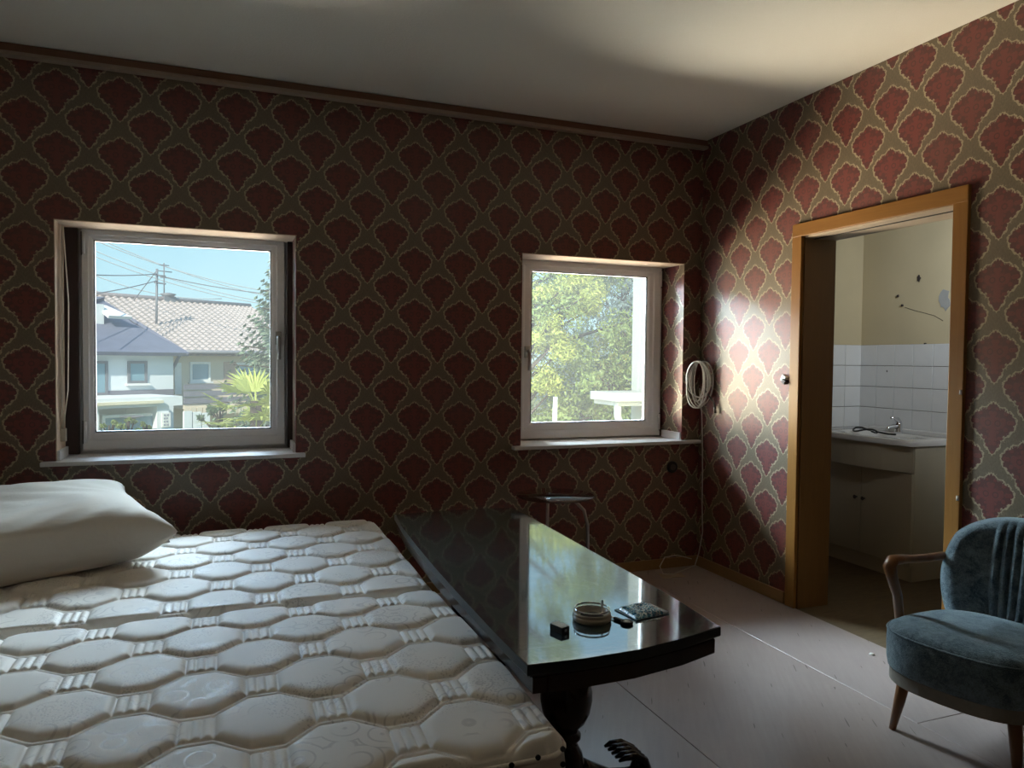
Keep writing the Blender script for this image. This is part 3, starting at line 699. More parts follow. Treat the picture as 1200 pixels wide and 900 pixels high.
m_ = MB(); m_.tube([(.905, 1.91, .105), (.905, 2.1, .105), (.905, 2.3, .105), (.905, 2.55, .105), (.905, 2.745, .105)], [.02, .024, .03, .024, .02], 12); child(m_, 'stretcher', M_dark, tb)

# ------------------------------------------------------------------ things on the table
M_ash = plain('ashtray_cream', (.42, .37, .29), .35, .5, .08, 40)
at_ = empty('ashtray', (.892, 1.70, TZ), 0, 'round cream ashtray with a raised rim in the middle of the objects on the table', 'ashtray')
m_ = MB(); m_.lathe([(.041, 0), (.047, .001), (.0505, .004), (.0515, .011), (.0505, .014), (.0480, .0155), (.0495, .017), (.0490, .0215), (.046, .023), (.043, .0215), (.041, .014), (.036, .007), (.01, .0065)], (.892, 1.70, TZ), 40); child(m_, 'bowl', M_ash, at_)
m_ = MB(); m_.tube([(.892+.0455*math.cos(2*PI*k/40), 1.70+.0455*math.sin(2*PI*k/40), TZ+.030) for k in range(40)], .0024, 8, True, flat=.6); child(m_, 'rim_ring', M_chrome, at_)
m_ = MB(); m_.lathe([(.002, .0085), (.033, .0085), (.030, .011), (.002, .012)], (.892, 1.70, TZ), 20); child(m_, 'ash', plain('ash_dark', (.05, .045, .04), .95, .1, .5, 200, bump=.6), at_)
m_ = MB(); m_.tube([(.915, 1.69, TZ+.014), (.922, 1.70, TZ+.034), (.925, 1.705, TZ+.046)], .003, 8); child(m_, 'cigarette_end', M_white, at_)
lb = empty('lighter_box', (.778, 1.655, TZ), math.radians(18), 'small dark box with a pale top left of the ashtray', 'box')
m_ = MB(); m_.box((-.0135, -.022, .0), (.0135, .022, .016), .0015); o = m_.build('sleeve', M_black); o.parent = lb
m_ = MB(); m_.box((-.0125, -.021, .016), (.0125, .021, .0172), .0004); o = m_.build('top_panel', M_white); o.parent = lb
m_ = MB(); m_.box((-.0035, -.0232, .005), (.0035, -.0218, .011), .0004); o = m_.build('catch', M_metal); o.parent = lb
kf = empty('key_fob', (.963, 1.642, TZ), math.radians(20), 'black key fob with round head right of the ashtray', 'key fob')
m_ = MB(); m_.lathe([(.002, 0), (.014, 0), (.0165, .002), (.0165, .006), (.014, .008), (.010, .006), (.002, .006)], (0, 0, .0), 24); m_.build('head', M_black, kf)
m_ = MB(); m_.lathe([(.002, .0062), (.0095, .0062), (.0085, .0075), (.002, .0078)], (0, 0, 0), 20); m_.build('lens', M_metal, kf)
m_ = MB(); m_.box((-.005, .015, .001), (.005, .042, .007), .0015); m_.build('shank', M_black, kf)
m_ = MB(); m_.tube([(.004*math.cos(2*PI*k/12), .047+.005*math.sin(2*PI*k/12), .004) for k in range(12)], .0012, 6, True); m_.build('ring', M_metal, kf)
def mk_foil():
    g = G('blue_printed_packet'); p = g.pos(); n = g.vor(g.mapv(p, (1, 1, 1), (0, 0, .6)), 95); k = g.noise(p, 60, 3)
    c = g.ramp(g.m('ADD', g.m('MULTIPLY', n, .5), g.m('MULTIPLY', k, .5)), [(0.28, (.01, .06, .11)), (.42, (.03, .24, .40)), (.52, (.50, .75, .80)), (.62, (.02, .16, .28))])
    g.bump(g.noise(p, 90, 3), .5, .003); return g.set(c, .22, .6, Coat_Weight=.8, Coat_Roughness=.08)
pk = empty('packet', (1.045, 1.705, TZ), math.radians(8), 'crumpled blue and white plastic packet lying near the right table end', 'packet')
m_ = MB(); nx = 26; gv = []
rr = random.Random(4)
for j in range(nx+1):
    row = []
    for i in range(nx+1):
        u, v = i/nx, j/nx; e_ = min(u, v, 1-u, 1-v); z = .003+.010*min(1, e_*5)**.5+(rr.random()*.0035 if e_ > .05 else 0)
        row.append(m_.bm.verts.new(((u-.5)*.098+.012*(v-.5), (v-.5)*.092, z)))
    gv.append(row)
for j in range(nx):
    for i in range(nx): m_.bm.faces.new((gv[j][i], gv[j][i+1], gv[j+1][i+1], gv[j+1][i]))
m_.build('packet_body', mk_foil(), pk, True)
m_ = MB(); m_.box((-.0555, -.047, .0002), (.0555, .047, .003), .001); m_.build('packet_base', plain('packet_blue', (.02, .10, .14), .3), pk)
m_ = MB(); m_.box((.047, -.040, .003), (.058, .040, .006), .001); m_.build('sealed_end', plain('clear_film', (.4, .48, .5), .15), pk)

# ------------------------------------------------------------------ glass side table
def mk_smoke():
    g = G('smoked_glass'); return g.set((.42, .32, .30), .02, .5, Transmission_Weight=.97, IOR=1.45)
gt = empty('glass_side_table', (1.575, 3.42, 0), 0, 'small round smoked glass side table on a curved metal tube below the right window', 'side table')
m_ = MB(); m_.lathe([(.002, 0), (.198, 0), (.201, .003), (.198, .007), (.002, .007)], (1.575, 3.42, .562), 48); child(m_, 'glass_top', mk_smoke(), gt)
m_ = MB(); m_.tube([(1.560, 3.46, .555), (1.62, 3.45, .553), (1.69, 3.43, .53), (1.735, 3.41, .48), (1.752, 3.40, .40), (1.755, 3.40, .25), (1.745, 3.40, .10), (1.71, 3.40, .03), (1.64, 3.40, .012), (1.50, 3.42, .012)], .009, 12); child(m_, 'curved_leg', M_metal, gt)
m_ = MB(); m_.tube([(1.555, 3.47, .555), (1.555, 3.475, .30), (1.555, 3.475, .012)], .008, 12); child(m_, 'leg', M_metal, gt)
m_ = MB(); m_.lathe([(.15, 0), (.155, .006), (.14, .012), (.02, .014)], (1.575, 3.43, 0), 32); child(m_, 'base', M_metal, gt)
m_ = MB(); m_.lathe([(.010, 0), (.010, .004), (.004, .006)], (1.560, 3.46, .569), 16); child(m_, 'cap_bolt', M_chrome, gt)

# ------------------------------------------------------------------ wall bits
c = at(787, 547, 1, D); so = empty('wall_socket', (c.x, D, c.z), 0, 'round black wall socket under the right window', 'socket')
m_ = MB(); m_.tube([(c.x, D, c.z), (c.x, D-.012, c.z), (c.x, D-.016, c.z)], [.036, .036, .031], 28); child(m_, 'cover_plate', M_black, so)
m_ = MB(); m_.tube([(c.x, D-.0155, c.z), (c.x, D-.018, c.z)], .019, 20); child(m_, 'insert', M_darkmet, so)
cc = empty('coiled_cable', (R-.03, 3.70, 1.2), 0, 'coil of white cable hanging from a nail in the room corner', 'cable')
m_ = MB(); rr = random.Random(2); pts = []
top = Vector((R-.022, 3.70, 1.335))
for k in range(7*26+1):
    a = 2*PI*k/26; lp = k/26; sx = .060+.020*math.sin(lp*1.7); sz = .125+.018*math.sin(lp*2.3+1); off = .014*math.sin(lp*1.3)
    q = off+sx*math.sin(a); zz = 1.262-sz+sz*math.cos(a)
    pts.append((2.655-.55*q-.014*math.sin(lp*2.9), 3.715+.80*q, zz))
m_.tube(pts, .0042, 6); child(m_, 'coil', M_cable, cc)
m_ = MB(); m_.tube([(R-.045, 3.70, 1.10), (R-.035, 3.665, 1.06), (R-.022, 3.63, 1.02), (R-.02, 3.622, .99)], .0045, 6); m_.tube([(R-.02, 3.622, .99), (R-.02, 3.617, .955)], .008, 8); child(m_, 'plug_end', M_darkmet, cc)
m_ = MB(); m_.tube([(R-.05, 3.735, 1.10), (R-.014, 3.76, .95), (R-.016, 3.745, .80), (R-.012, 3.742, .6), (R-.017, 3.735, .4), (R-.012, 3.73, .22), (R-.03, 3.74, .09), (R-.05, 3.75, .012), (2.58, 3.72, .006), (2.46, 3.66, .006), (2.40, 3.68, .006), (2.42, 3.75, .03), (2.47, 3.775, .075), (2.56, 3.775, .08), (2.66, 3.77, .05)], .0035, 6); child(m_, 'loose_end', M_cable, cc)
m_ = MB(); m_.tube([(R, 3.715, 1.262), (R-.075, 3.715, 1.268)], .0025, 8); child(m_, 'nail', M_darkmet, cc)
m_ = MB(); m_.prism([(2.36, 3.62), (2.50, 3.60), (2.52, 3.68), (2.38, 3.70)], 0.0, .004); o = m_.build('paper_scrap', plain('paper_scrap', (.45, .38, .28), .9)); tag(o, 'small pale scrap of paper on the floor in the room corner', 'scrap')
sw = empty('light_switch', (R, 3.045, 1.175), 0, 'small white and black switch hanging crooked beside the door frame', 'switch')
m_ = MB(); m_.box((R-.030, 3.030, 1.160), (R-.003, 3.062, 1.195), .004, Matrix.Rotation(.5, 4, 'X')); child(m_, 'housing', M_white, sw)
m_ = MB(); m_.box((R-.036, 3.024, 1.150), (R-.006, 3.050, 1.172), .003, Matrix.Rotation(.5, 4, 'X')); child(m_, 'dark_insert', M_black, sw)
# little nails and holes in the wallpaper
for k, q in enumerate([(50, 397), (548, 421), (602, 424)]):
    p = at(q[0], q[1], 1, D); m_ = MB(); m_.tube([(p.x, D, p.z), (p.x, D-.010, p.z)], [.006, .008], 8)
    tag(m_.build('nail', M_darkmet), ['nail in the dark wall left of the left window', 'left nail of the pair beside the right window', 'nail just beside the right window edge'][k], 'nail')
p = at(811, 362, 0, R); m_ = MB(); m_.tube([(R, 3.765, p.z+.02), (R-.012, 3.765, p.z+.02), (R-.02, 3.765, p.z-.01)], .003, 6); tag(m_.build('hook', M_darkmet), 'small dark hook on the bright wall above the cable coil', 'hook')
p = at(1131, 385, 0, R); m_ = MB(); m_.box((R-.012, p.y-.006, p.z-.05), (R-.004, p.y+.006, p.z+.05), .001, Matrix.Rotation(-.15, 4, 'X')); tag(m_.build('wood_sliver', M_doorw), 'thin wood sliver stuck upright right of the door frame', 'sliver')
m_ = MB(); m_.lathe([(.002, 0), (.012, 0), (.009, .006), (.002, .007)], (2.60, 2.36, 0), 8); tag(m_.build('pebble', M_white), 'white crumb of plaster lying on the floor at the threshold', 'crumb')

# ------------------------------------------------------------------ armchair
def mk_velvet():
    g = G('teal_velvet'); p = g.pos(); n = g.noise(p, 16, 5, .7, .6); f = g.noise(p, 260, 2, .8)
    f2 = g.noise(g.mapv(p, (1, 1, 1)), 75, 3, .8)
    c = g.mix(g.step(g.m('ADD', g.m('MULTIPLY', n, .5), g.m('ADD', g.m('MULTIPLY', f, .25), g.m('MULTIPLY', f2, .25))), .36, .66), (.022, .044, .060), (.20, .26, .295))
    g.bump(g.m('ADD', f, g.m('MULTIPLY', n, .5)), .7, .004)
    return g.set(c, .8, .2, Sheen_Weight=.7, Sheen_Roughness=.4, Sheen_Tint=(.62, .78, .85))
M_vel = mk_velvet()
M_chw = wood('chair_beech', (.13, .050, .018), (.25, .11, .04), 2, .28)
M_band = plain('hessian_band', (.22, .20, .17), .9, .2, .2, 50, bump=.3)
chair = empty('armchair', (2.375, 1.705, 0), math.atan2(-.22, -.97)+PI/2, 'small teal velvet cocktail armchair with curved wooden armrests by the right wall', 'armchair')
def seat_outline(s=1.0, n=48, ex=0):
    r = []
    for k in range(n):
        a = 2*PI*k/n; ca, sa = math.cos(a), math.sin(a)
        x = math.copysign(abs(ca)**.62, ca); y = math.copysign(abs(sa)**.62, sa)
        w = .262-(.045*(y+1)/2)            # front (-y) wider
        yy = y*.255 - (.03*(1-x*x) if y < 0 else 0)
        r.append((x*w*s, yy*s))
    return r
m_ = MB(); rings = []; n = 48
for s_, z in ((.93, .235), (.985, .245), (1.0, .27), (1.005, .32), (1.0, .352), (.985, .360), (.965, .368), (.90, .379), (.75, .389), (.5, .396), (.2, .399)):
    o_ = seat_outline(s_); rings.append([m_.bm.verts.new((a, b, z-.018+(.012*(-b/.26) if z > .3 else 0))) for a, b in o_])
for A, B in zip(rings[:-1], rings[1:]):
    for k in range(n): m_.bm.faces.new((A[k], A[(k+1) % n], B[(k+1) % n], B[k])).smooth = True
m_.bm.faces.new(rings[0][::-1]); m_.bm.faces.new(rings[-1]); m_.build('seat', M_vel, chair)
m_ = MB(); m_.tube([(a, b, .3405+.012*(-b/.26)) for a, b in seat_outline(.994)], .0045, 6, True); m_.build('welt', M_vel, chair)
m_ = MB(); m_.prism(seat_outline(.965), .180, .222, .008); m_.build('seat_band', M_band, chair)
for sx, yy in ((-1, -.17), (1, -.17), (-1, .17), (1, .17)):
    m_ = MB(); m_.tube([(sx*.165, yy, .20), (sx*.178, yy*1.08, .10), (sx*.192, yy*1.17, 0)], [.022, .018, .0115], 14); m_.build('leg', M_chw, chair)
# backrest: curved shell with channelled middle
def back():
    m = MB(); nu, nv = 120, 26; fr = []; bk = []
    for j in range(nv+1):
        v = j/nv; z = .345 + .350*v; A = []; B = []
        wdt = .255+.055*math.sin(PI*min(1, v*.95+.02))**.8
        wdt *= .76
        for i in range(nu+1):
            u = -1+2*i/nu; ang = u*.95
            x = wdt*math.sin(ang)/math.sin(.95); yb = .235+.060*v+.02 - .085*(1-math.cos(ang))/(1-math.cos(.95))
            ztop = z - (.055*abs(u)**3.5)*v + .012*math.cos(u*PI)*v
            edge = (1-abs(u)**10)*(1-max(0, (v-.86)/.14)**2.2)
            ch = 0
            if abs(u) < .34: ch = .022*abs(math.cos(u/.34*PI*2.5))**.55-.004
            thf = .048*edge**.5 + (ch+.004)*min(1, (1-v)*6)*min(1, edge*2)
            nrm = Vector((-math.sin(ang)*.8, -math.cos(ang), 0)).normalized()
            A.append(m.bm.verts.new(Vector((x, yb, ztop))+nrm*thf)); B.append(m.bm.verts.new(Vector((x, yb, ztop-.01*(1-edge)))-nrm*.030*edge**.5))
        fr.append(A); bk.append(B)
    for j in range(nv):
        for i in range(nu):
            m.bm.faces.new((fr[j][i], fr[j][i+1], fr[j+1][i+1], fr[j+1][i])).smooth = True
            m.bm.faces.new((bk[j][i], bk[j][i+1], bk[j+1][i+1], bk[j+1][i])).smooth = True
    for i in range(nu):
        m.bm.faces.new((fr[nv][i], fr[nv][i+1], bk[nv][i+1], bk[nv][i])).smooth = True; m.bm.faces.new((fr[0][i], fr[0][i+1], bk[0][i+1], bk[0][i]))
    for j in range(nv):
        m.bm.faces.new((fr[j][0], fr[j+1][0], bk[j+1][0], bk[j][0])).smooth = True; m.bm.faces.new((fr[j][nu], fr[j+1][nu], bk[j+1][nu], bk[j][nu])).smooth = True
    return m
back().build('backrest', M_vel, chair)
for sx in (-1, 1):
    m_ = MB(); m_.tube([(sx*.235, .215, .535), (sx*.250, .12, .536), (sx*.256, .03, .543), (sx*.258, -.05, .554), (sx*.257, -.105, .557), (sx*.255, -.128, .540), (sx*.252, -.115, .50), (sx*.250, -.08, .43), (sx*.258, -.045, .335), (sx*.250, -.035, .27)], [.014, .015, .015, .017, .020, .020, .017, .015, .014, .013], 12, flat=1.15)
    m_.build('armrest', M_chw, chair)

# ------------------------------------------------------------------ outside
M_grass = plain('garden_ground', (.20, .22, .10), .95, .1, .4, .6)
m_ = MB(); m_.box((-60, WO+.0, -3.6), (70, 140, -3.4)); tag(m_.build('ground', M_grass), 'garden and street ground far below the windows', kind='structure')
# two joined houses across the street: local axis u runs along the ridge (away to the right), v points away from us
HD = Vector((.83, .56, 0)).normalized(); HN = Vector((HD.y, -HD.x, 0))      # HN faces the room
H0 = at(113, 411, 1, 32.0); H0.z = 0
def onface(px, py, off=0.0):
    """point of the facade plane (moved towards us by off) on a sight line"""
    d = fwd + rt*((px-600)/F) - up*((py-450)/F); o = Vector((0, 0, CH)); p0 = H0 + HN*off
    t = (p0-o).dot(HN)/d.dot(HN); return o+d*t
def uz(px, py, off=0.0):
    p = onface(px, py, off); return (p-H0).dot(HD), p.z
HM = Matrix((HD, -HN, Vector((0, 0, 1)))).transposed().to_4x4()
def hroot(name, label, cat, v=0): 
    o = empty(name, (H0.x, H0.y, -3.4), 0, label, cat); o.rotation_euler = (0, 0, math.atan2(HD.y, HD.x)); return o
def hb(name, mat, parent, u0, u1, z0, z1, v0, v1, bev=0):
    m_ = MB(); m_.box((u0, v0, z0+3.4), (u1, v1, z1+3.4), bev); return m_.build(name, mat, parent)
M_hw = plain('white_render', (.62, .66, .68), .9, .2, .04, .5); M_hbg = plain('beige_render', (.62, .54, .42), .9, .2, .05, .5)
M_hdk = plain('balcony_dark_boards', (.17, .17, .20), .7, .3, .15, 2); M_hfr = plain('dark_window_frame', (.16, .17, .19), .5)
M_hwf = plain('white_window_frame', (.70, .70, .68), .5)
M_hgl = plain('far_window_pane', (.18, .30, .36), .08, .8, .3, .8)
M_rt = plain('pale_roof_tiles', (.40, .35, .33), .55, .5, .22, 3.0)
M_rd = plain('shaded_slate', (.13, .14, .19), .6, .5, .2, 2.0)  # the slate's dark blue includes the shade lying on this roof
uA, _ = uz(113, 411); uB, _ = uz(205, 411); uC, _ = uz(345, 417)
zE = uz(205, 411)[1]; zR = uz(180, 351)[1]
ridge_v = 5.2; 
# real height of the ridge once it sits back by ridge_v
def ridge_z(px, py, v): return uz(px, py, -v)
hR = ridge_z(180, 351, ridge_v)[1]
hs = hroot('terraced_house', 'long beige house with pale tiled roof seen through the left window', 'house')
hb('walls', M_hbg, hs, uB-.2, uC+6, -3.4, zE, 0, 9)
# roof: stepped and rolled tiles as one surface
def roof(parent, u0, u1, zlo, zhi, v0, v1, mat, hip_right=0):
    m = MB(); nrow = 22; ncol = int((u1-u0)/.11); vs = []
    for j in range(nrow*2+1):
        t = (j//2)/nrow if j % 2 == 0 else ((j//2)+.985)/nrow
        row = []
        for i in range(ncol+1):
            u = u0+(u1-u0)*i/ncol; lift = (.0 if j % 2 == 0 else 0)+.06*(1 if j % 2 == 0 else 0)
            z = zlo+(zhi-zlo)*t+lift+.045*math.cos(2*PI*u/.33); v = v0+(v1-v0)*t
            row.append(m.bm.verts.new((u - hip_right*t*max(0, (u-(u1-3))/3), v, z+3.4)))
        vs.append(row)
    for j in range(len(vs)-1):
        for i in range(ncol): m.bm.faces.new((vs[j][i], vs[j][i+1], vs[j+1][i+1], vs[j+1][i]))
    o = m.build('roof_tiles', mat, parent); o['kind'] = 'stuff'; return o
uR1 = ridge_z(293, 362, ridge_v)[0]
roof(hs, uA-3.0, uC+2.0, zE-.1, hR, -.5, ridge_v, M_rt, max(0, uC+2-uR1))
m_ = MB(); m_.extr([(-.5, zE+3.2), (ridge_v, hR+3.28), (2*ridge_v, zE+3.2)], 0, uA-3.0, uR1); m_.build('roof_core', M_rt, hs)
m_ = MB(); m_.tube([(uA-3, ridge_v, hR+3.44), (uR1, ridge_v, hR+3.44)], .13, 8); m_.build('ridge', plain('ridge_tiles', (.25, .22, .22), .7), hs)
m_ = MB(); m_.tube([(uB-.2, -.6, zE+3.36), (uC+2, -.6, zE+3.36)], .08, 8); m_.build('gutter', M_hfr, hs)
def hwin(parent, x0, x1, y0, y1, frame, off=0.0, ajar=False):
    u0, zt = uz(x0, y0, off); u1, zb = uz(x1, y1, off); v = -off
    m = MB(); f = .10
    for a, b in (((u0, v-.06, zb), (u0+f, v+.02, zt)), ((u1-f, v-.06, zb), (u1, v+.02, zt)), ((u0+f, v-.06, zt-f), (u1-f, v+.02, zt)), ((u0+f, v-.06, zb), (u1-f, v+.02, zb+f))):
        m.box((a[0], a[1], a[2]+3.4), (b[0], b[1], b[2]+3.4))
    w = m.build('window', frame, parent)
    m = MB(); m.box((u0+f, v-.03, zb+f+3.4), (u1-f, v-.01, zt-f+3.4)); m.build('pane', M_hgl, w)
    m = MB(); m.box((u0-.08, v-.14, zb-.08+3.4), (u1+.08, v+.0, zb+3.4)); m.build('window_ledge', M_hwf, w)
    return w
for a in ((222, 246, 424, 447), (277, 302, 425, 448)): hwin(hs, *[a[0], a[1], a[2], a[3]], M_hwf)
u0, zt = uz(262, 424); u1, zb = uz(276, 448); hb('wall_panel', plain('pinkish_panel', (.42, .30, .24), .8), hs, u0, u1, zb, zt, -.03, 0)
u0, zt = uz(204, 425); u1, zb = uz(212, 462); hb('door_leaf', M_hwf, hs, u0, u1, zb, zt, -.05, 0)
# balcony: three dark boards
u0, zt = uz(215, 450, 1.0); u1, zb = uz(318, 470, 1.0)
for k in range(3):
    a = zt-(zt-zb)*k/3-.02; b = zt-(zt-zb)*(k+1)/3+.06; hb('balcony_board', M_hdk, hs, u0, u1, b, a, -1.05, -1.0)
hb('balcony_slab', M_hbg, hs, u0, u1, zb-.15, zb, -1.0, 0); 
m_ = MB()
k = 0
while u0+k*.28 < u1: m_.box((u0+k*.28, -1.06, zb-.45+3.4), (u0+k*.28+.24, -1.02, zb-.12+3.4)); k += 1
m_.build('scalloped_trim', M_hbg, hs)
m_ = MB(); ud, _ = uz(202, 411, .1); m_.tube([(ud, -.7, zE+3.3), (ud, -.35, zE+2.9), (ud-.1, -.12, zE+2.5), (ud-.1, -.12, zE-.5+.6)], .07, 8); m_.build('downpipe', M_hfr, hs)
# chimney cowl, antenna
p = ridge_z(197, 348, ridge_v); m_ = MB(); m_.box((p[0]-.3, ridge_v-.2, hR+3.3), (p[0]+.3, ridge_v+.2, hR+3.6)); m_.tube([(p[0], ridge_v, hR+3.55), (p[0], ridge_v, hR+3.72), (p[0], ridge_v, hR+3.78)], [.2, .38, .1], 10); m_.build('chimney', M_hfr, hs)
m_ = MB(); m_.tube([(p[0]-.2, ridge_v, hR+3.5), (p[0]-.2, ridge_v, hR+5.2)], .03, 6)
for q, w_ in ((5.1, .25), (4.8, .4), (4.5, .2)): m_.tube([(p[0]-.2-w_, ridge_v, hR+q), (p[0]-.2+w_, ridge_v, hR+q)], .025, 5)
m_.build('antenna', M_hfr, hs)
# the white house in front left
hw = hroot('white_house', 'white house with shaded slate hipped roof at the left of the left window view', 'house')
OFF = 1.2
ua, _ = uz(105, 411, OFF); ub, _ = uz(203, 411, OFF)
zt = uz(150, 411, OFF)[1]
hb('walls', M_hw, hw, ua-5, ub, -3.4, zt, -OFF, -.02)
# slate roof slope hipping down to the right, its shade kept in the colour
q1 = uz(118, 372, OFF-2.6); zz = q1[1]
m_ = MB(); ul = ua-5; ov = .5
A = (ul, -OFF-ov, zt+3.35); B = (ub+.4, -OFF-ov, zt+3.35); qa = uz(155, 378, -.9); qb = uz(122, 352, -2.6)
C_ = (qa[0], .9, qa[1]+3.4); D_ = (qb[0], 2.6, qb[1]+3.4); E_ = (ul, 2.6, qb[1]+3.4)
m_.quad(A, B, C_, D_, ); m_.bm.faces.new([m_.bm.verts.new(v) for v in (A, D_, E_)])
m_.quad(B, (ub+.4, 3., zt+3.35), (qb[0], 3.2, qb[1]+3.3), D_)
r_ = m_.build('shaded_slate', M_rd, hw); r_.modifiers.new('s', 'SOLIDIFY').thickness = .15
q0, q1 = uz(113, 356, -.6), uz(122, 391, -.6); hb('dormer', M_hw, hw, q0[0]-1.2, q1[0], q1[1], q0[1], .6, 3)
q0, q1 = uz(126, 364, -.3), uz(146, 377, -.3); m_ = MB(); m_.quad((q0[0], .25, q1[1]+3.5), (q1[0]+.25, .25, q1[1]+3.5), (q1[0]-.35, 1.1, q0[1]+3.55), (q0[0]-.1, 1.1, q0[1]+3.55)); o = m_.build('skylight', M_hwf, hw); o.modifiers.new('s', 'SOLIDIFY').thickness = .12
hwin(hw, 149, 172, 423, 449, M_hfr, OFF); hwin(hw, 106, 126, 423, 463, M_hfr, OFF)
u0, zt2 = uz(126, 458, OFF); u1, zb2 = uz(203, 464, OFF); hb('grey_band', M_hdk, hw, u0, u1, zb2, zt2, -OFF-.03, -OFF)
# carport / porch in front
O2 = 3.4
u0, z1_ = uz(100, 465, O2); u1, z2_ = uz(214, 503, O2); zp = uz(160, 466, O2)[1]; zq = uz(160, 484, O2)[1]
hb('porch_fascia', M_hw, hw, u0-2, u1, zq+.2, zp, -O2, -OFF); 
hb('porch_ledge', plain('cream_ledge', (.62, .58, .44), .8), hw, u0-2, u1-.8, zq+.32, zq+.42, -O2-.12, -O2)
ux, _ = uz(185, 490, O2); hb('porch_wall', M_hw, hw, ux, u1-.5, -3.4, zq+.2, -O2+.05, -OFF)
ux0, _ = uz(117, 490, O2); hb('porch_pillar', M_hw, hw, u0-1, ux0, -3.4, zq+.2, -O2+.05, -O2+.6)
hwin(hw, 119, 183, 487, 520, M_hwf, O2-.4)
lu, lz = uz(153, 487, O2+.05); m_ = MB(); m_.tube([(lu, -O2-.15, lz+3.1), (lu, -O2-.15, lz+3.3), (lu, -O2-.15, lz+3.38)], [.05, .10, .42], 10); m_.build('lamp', M_hfr, hw)
# small notice on the porch wall: rows of dark lettering too small to read
su0, sz0 = uz(190, 484, O2); su1, sz1 = uz(200, 500, O2)
sg = hb('notice', M_hwf, hw, su0, su1, sz1, sz0, -O2+.0, -O2+.05)
m_ = MB()
for k in range(4):
    zc_ = sz0-(sz0-sz1)*(k+.7)/4.4+3.4; cur = su0+.06
    while cur < su1-.12:
        w_ = random.uniform(.05, .09); m_.box((cur, -O2-.012, zc_-.04), (cur+w_, -O2+.0, zc_+.035)); cur += w_+.03
o = m_.build('lettering', plain('grey_ink', (.30, .32, .36), .8), sg); o['kind'] = 'stuff'
# garden gate of white boards
gt2 = hroot('garden_gate', 'pale boarded garden gate beside the porch of the white house', 'gate')
g0, gz0 = uz(215, 482, O2); g1, gz1 = uz(247, 505, O2)
for k in range(3):
    a = g0+(g1-g0)*k/3; b = g0+(g1-g0)*(k+1)/3-.06; hb('board', M_hw, gt2, a, b, -3.4, gz0-.05*k, -O2-.05, -O2+.05)
# utility pole with wires
PY_ = onface(183, 378, -2.2).y; pp = at(183, 378, 1, PY_); pt_ = at(184, 315, 1, PY_)
pl_ = empty('roof_mast', (pp.x, pp.y, pp.z-.5), 0, 'thin metal mast carrying overhead wires above the pale roof', 'mast')
def ch0(mb, name, mat, par): return child(mb, name, mat, par)
m_ = MB(); m_.tube([(pp.x, PY_, pp.z-.5), (pt_.x, PY_, pt_.z)], .05, 8); ch0(m_, 'pole', M_hfr, pl_)
m_ = MB()
for q in (322, 331):
    z_ = at(184, q, 1, PY_).z; m_.tube([(pt_.x-.12, PY_, z_), (pt_.x+.35, PY_, z_-.05)], .035, 6)
ch0(m_, 'crossarm', M_hfr, pl_)
m_ = MB()
def wire(m, a, b, ya, yb, sag=.3, r=.018):
    A_ = at(*a, 1, ya); B_ = at(*b, 1, yb)
    m.tube([A_.lerp(B_, k/10)-Vector((0, 0, sag*4*(k/10)*(1-k/10))) for k in range(11)], r, 5)
wire(m_, (184, 321), (60, 318), PY_, 28, .1, .022); wire(m_, (186, 323), (330, 346), PY_, PY_, .1, .022); wire(m_, (184, 329), (60, 350), PY_, 29, .1, .022)
wire(m_, (183, 318), (157, 352), PY_, PY_+1.5, 0, .02); ch0(m_, 'wire', M_hfr, pl_)
m_ = MB()
M_wire = plain('pale_wire', (.32, .36, .40), .7)
for a, b in (((100, 272), (340, 352)), ((100, 277), (340, 345)), ((100, 289), (340, 358)), ((100, 296), (340, 360)), ((100, 318), (260, 350)), ((100, 336), (240, 357))): wire(m_, a, b, 60, 60, .6, .035)
tag(m_.build('overhead_wires', M_wire), 'fan of pale overhead wires crossing the blue sky', 'wires', kind='stuff')

# ---- plants
def leafmat(name, a, b, trans=.25):
    g = G(name); oi = g.noise(g.pos(), 1.7, 3); f = g.noise(g.pos(), 30, 1)
    c = g.mix(g.m('ADD', g.m('MULTIPLY', oi, .6), g.m('MULTIPLY', f, .4)), a, b)
    return g.set(c, .55, .3)
def leaves(name, mat, parent, clumps, per, size, seed, long=1.0, base=(0, 0, 0), droop=0):
    r = random.Random(seed); V = []; Fc = []
    for (cx_, cy_, cz_, cr) in clumps:
        for k in range(per):
            d = Vector((r.gauss(0, 1), r.gauss(0, 1), r.gauss(0, .8))); d.normalize(); rad = cr*(r.random()**.4)
            c = Vector((cx_, cy_, cz_))+d*rad-Vector(base)
            a = Vector((r.gauss(0, 1), r.gauss(0, 1), r.gauss(0, 1)-droop)).normalized(); b = a.cross(Vector((r.gauss(0, 1), r.gauss(0, 1), r.gauss(0, 1)))).normalized()
            s_ = size*r.uniform(.6, 1.3); i = len(V)
            V += [c-a*s_*long, c+b*s_*.35, c+a*s_*long, c-b*s_*.35]; Fc.append((i, i+1, i+2, i+3))
    me = bpy.data.meshes.new(name); me.from_pydata(V, [], Fc); me.update(); o = link(name, me, mat, parent); o['kind'] = 'stuff'; return o
M_bark = plain('bark', (.06, .05, .04), .9, .2, .3, 4)
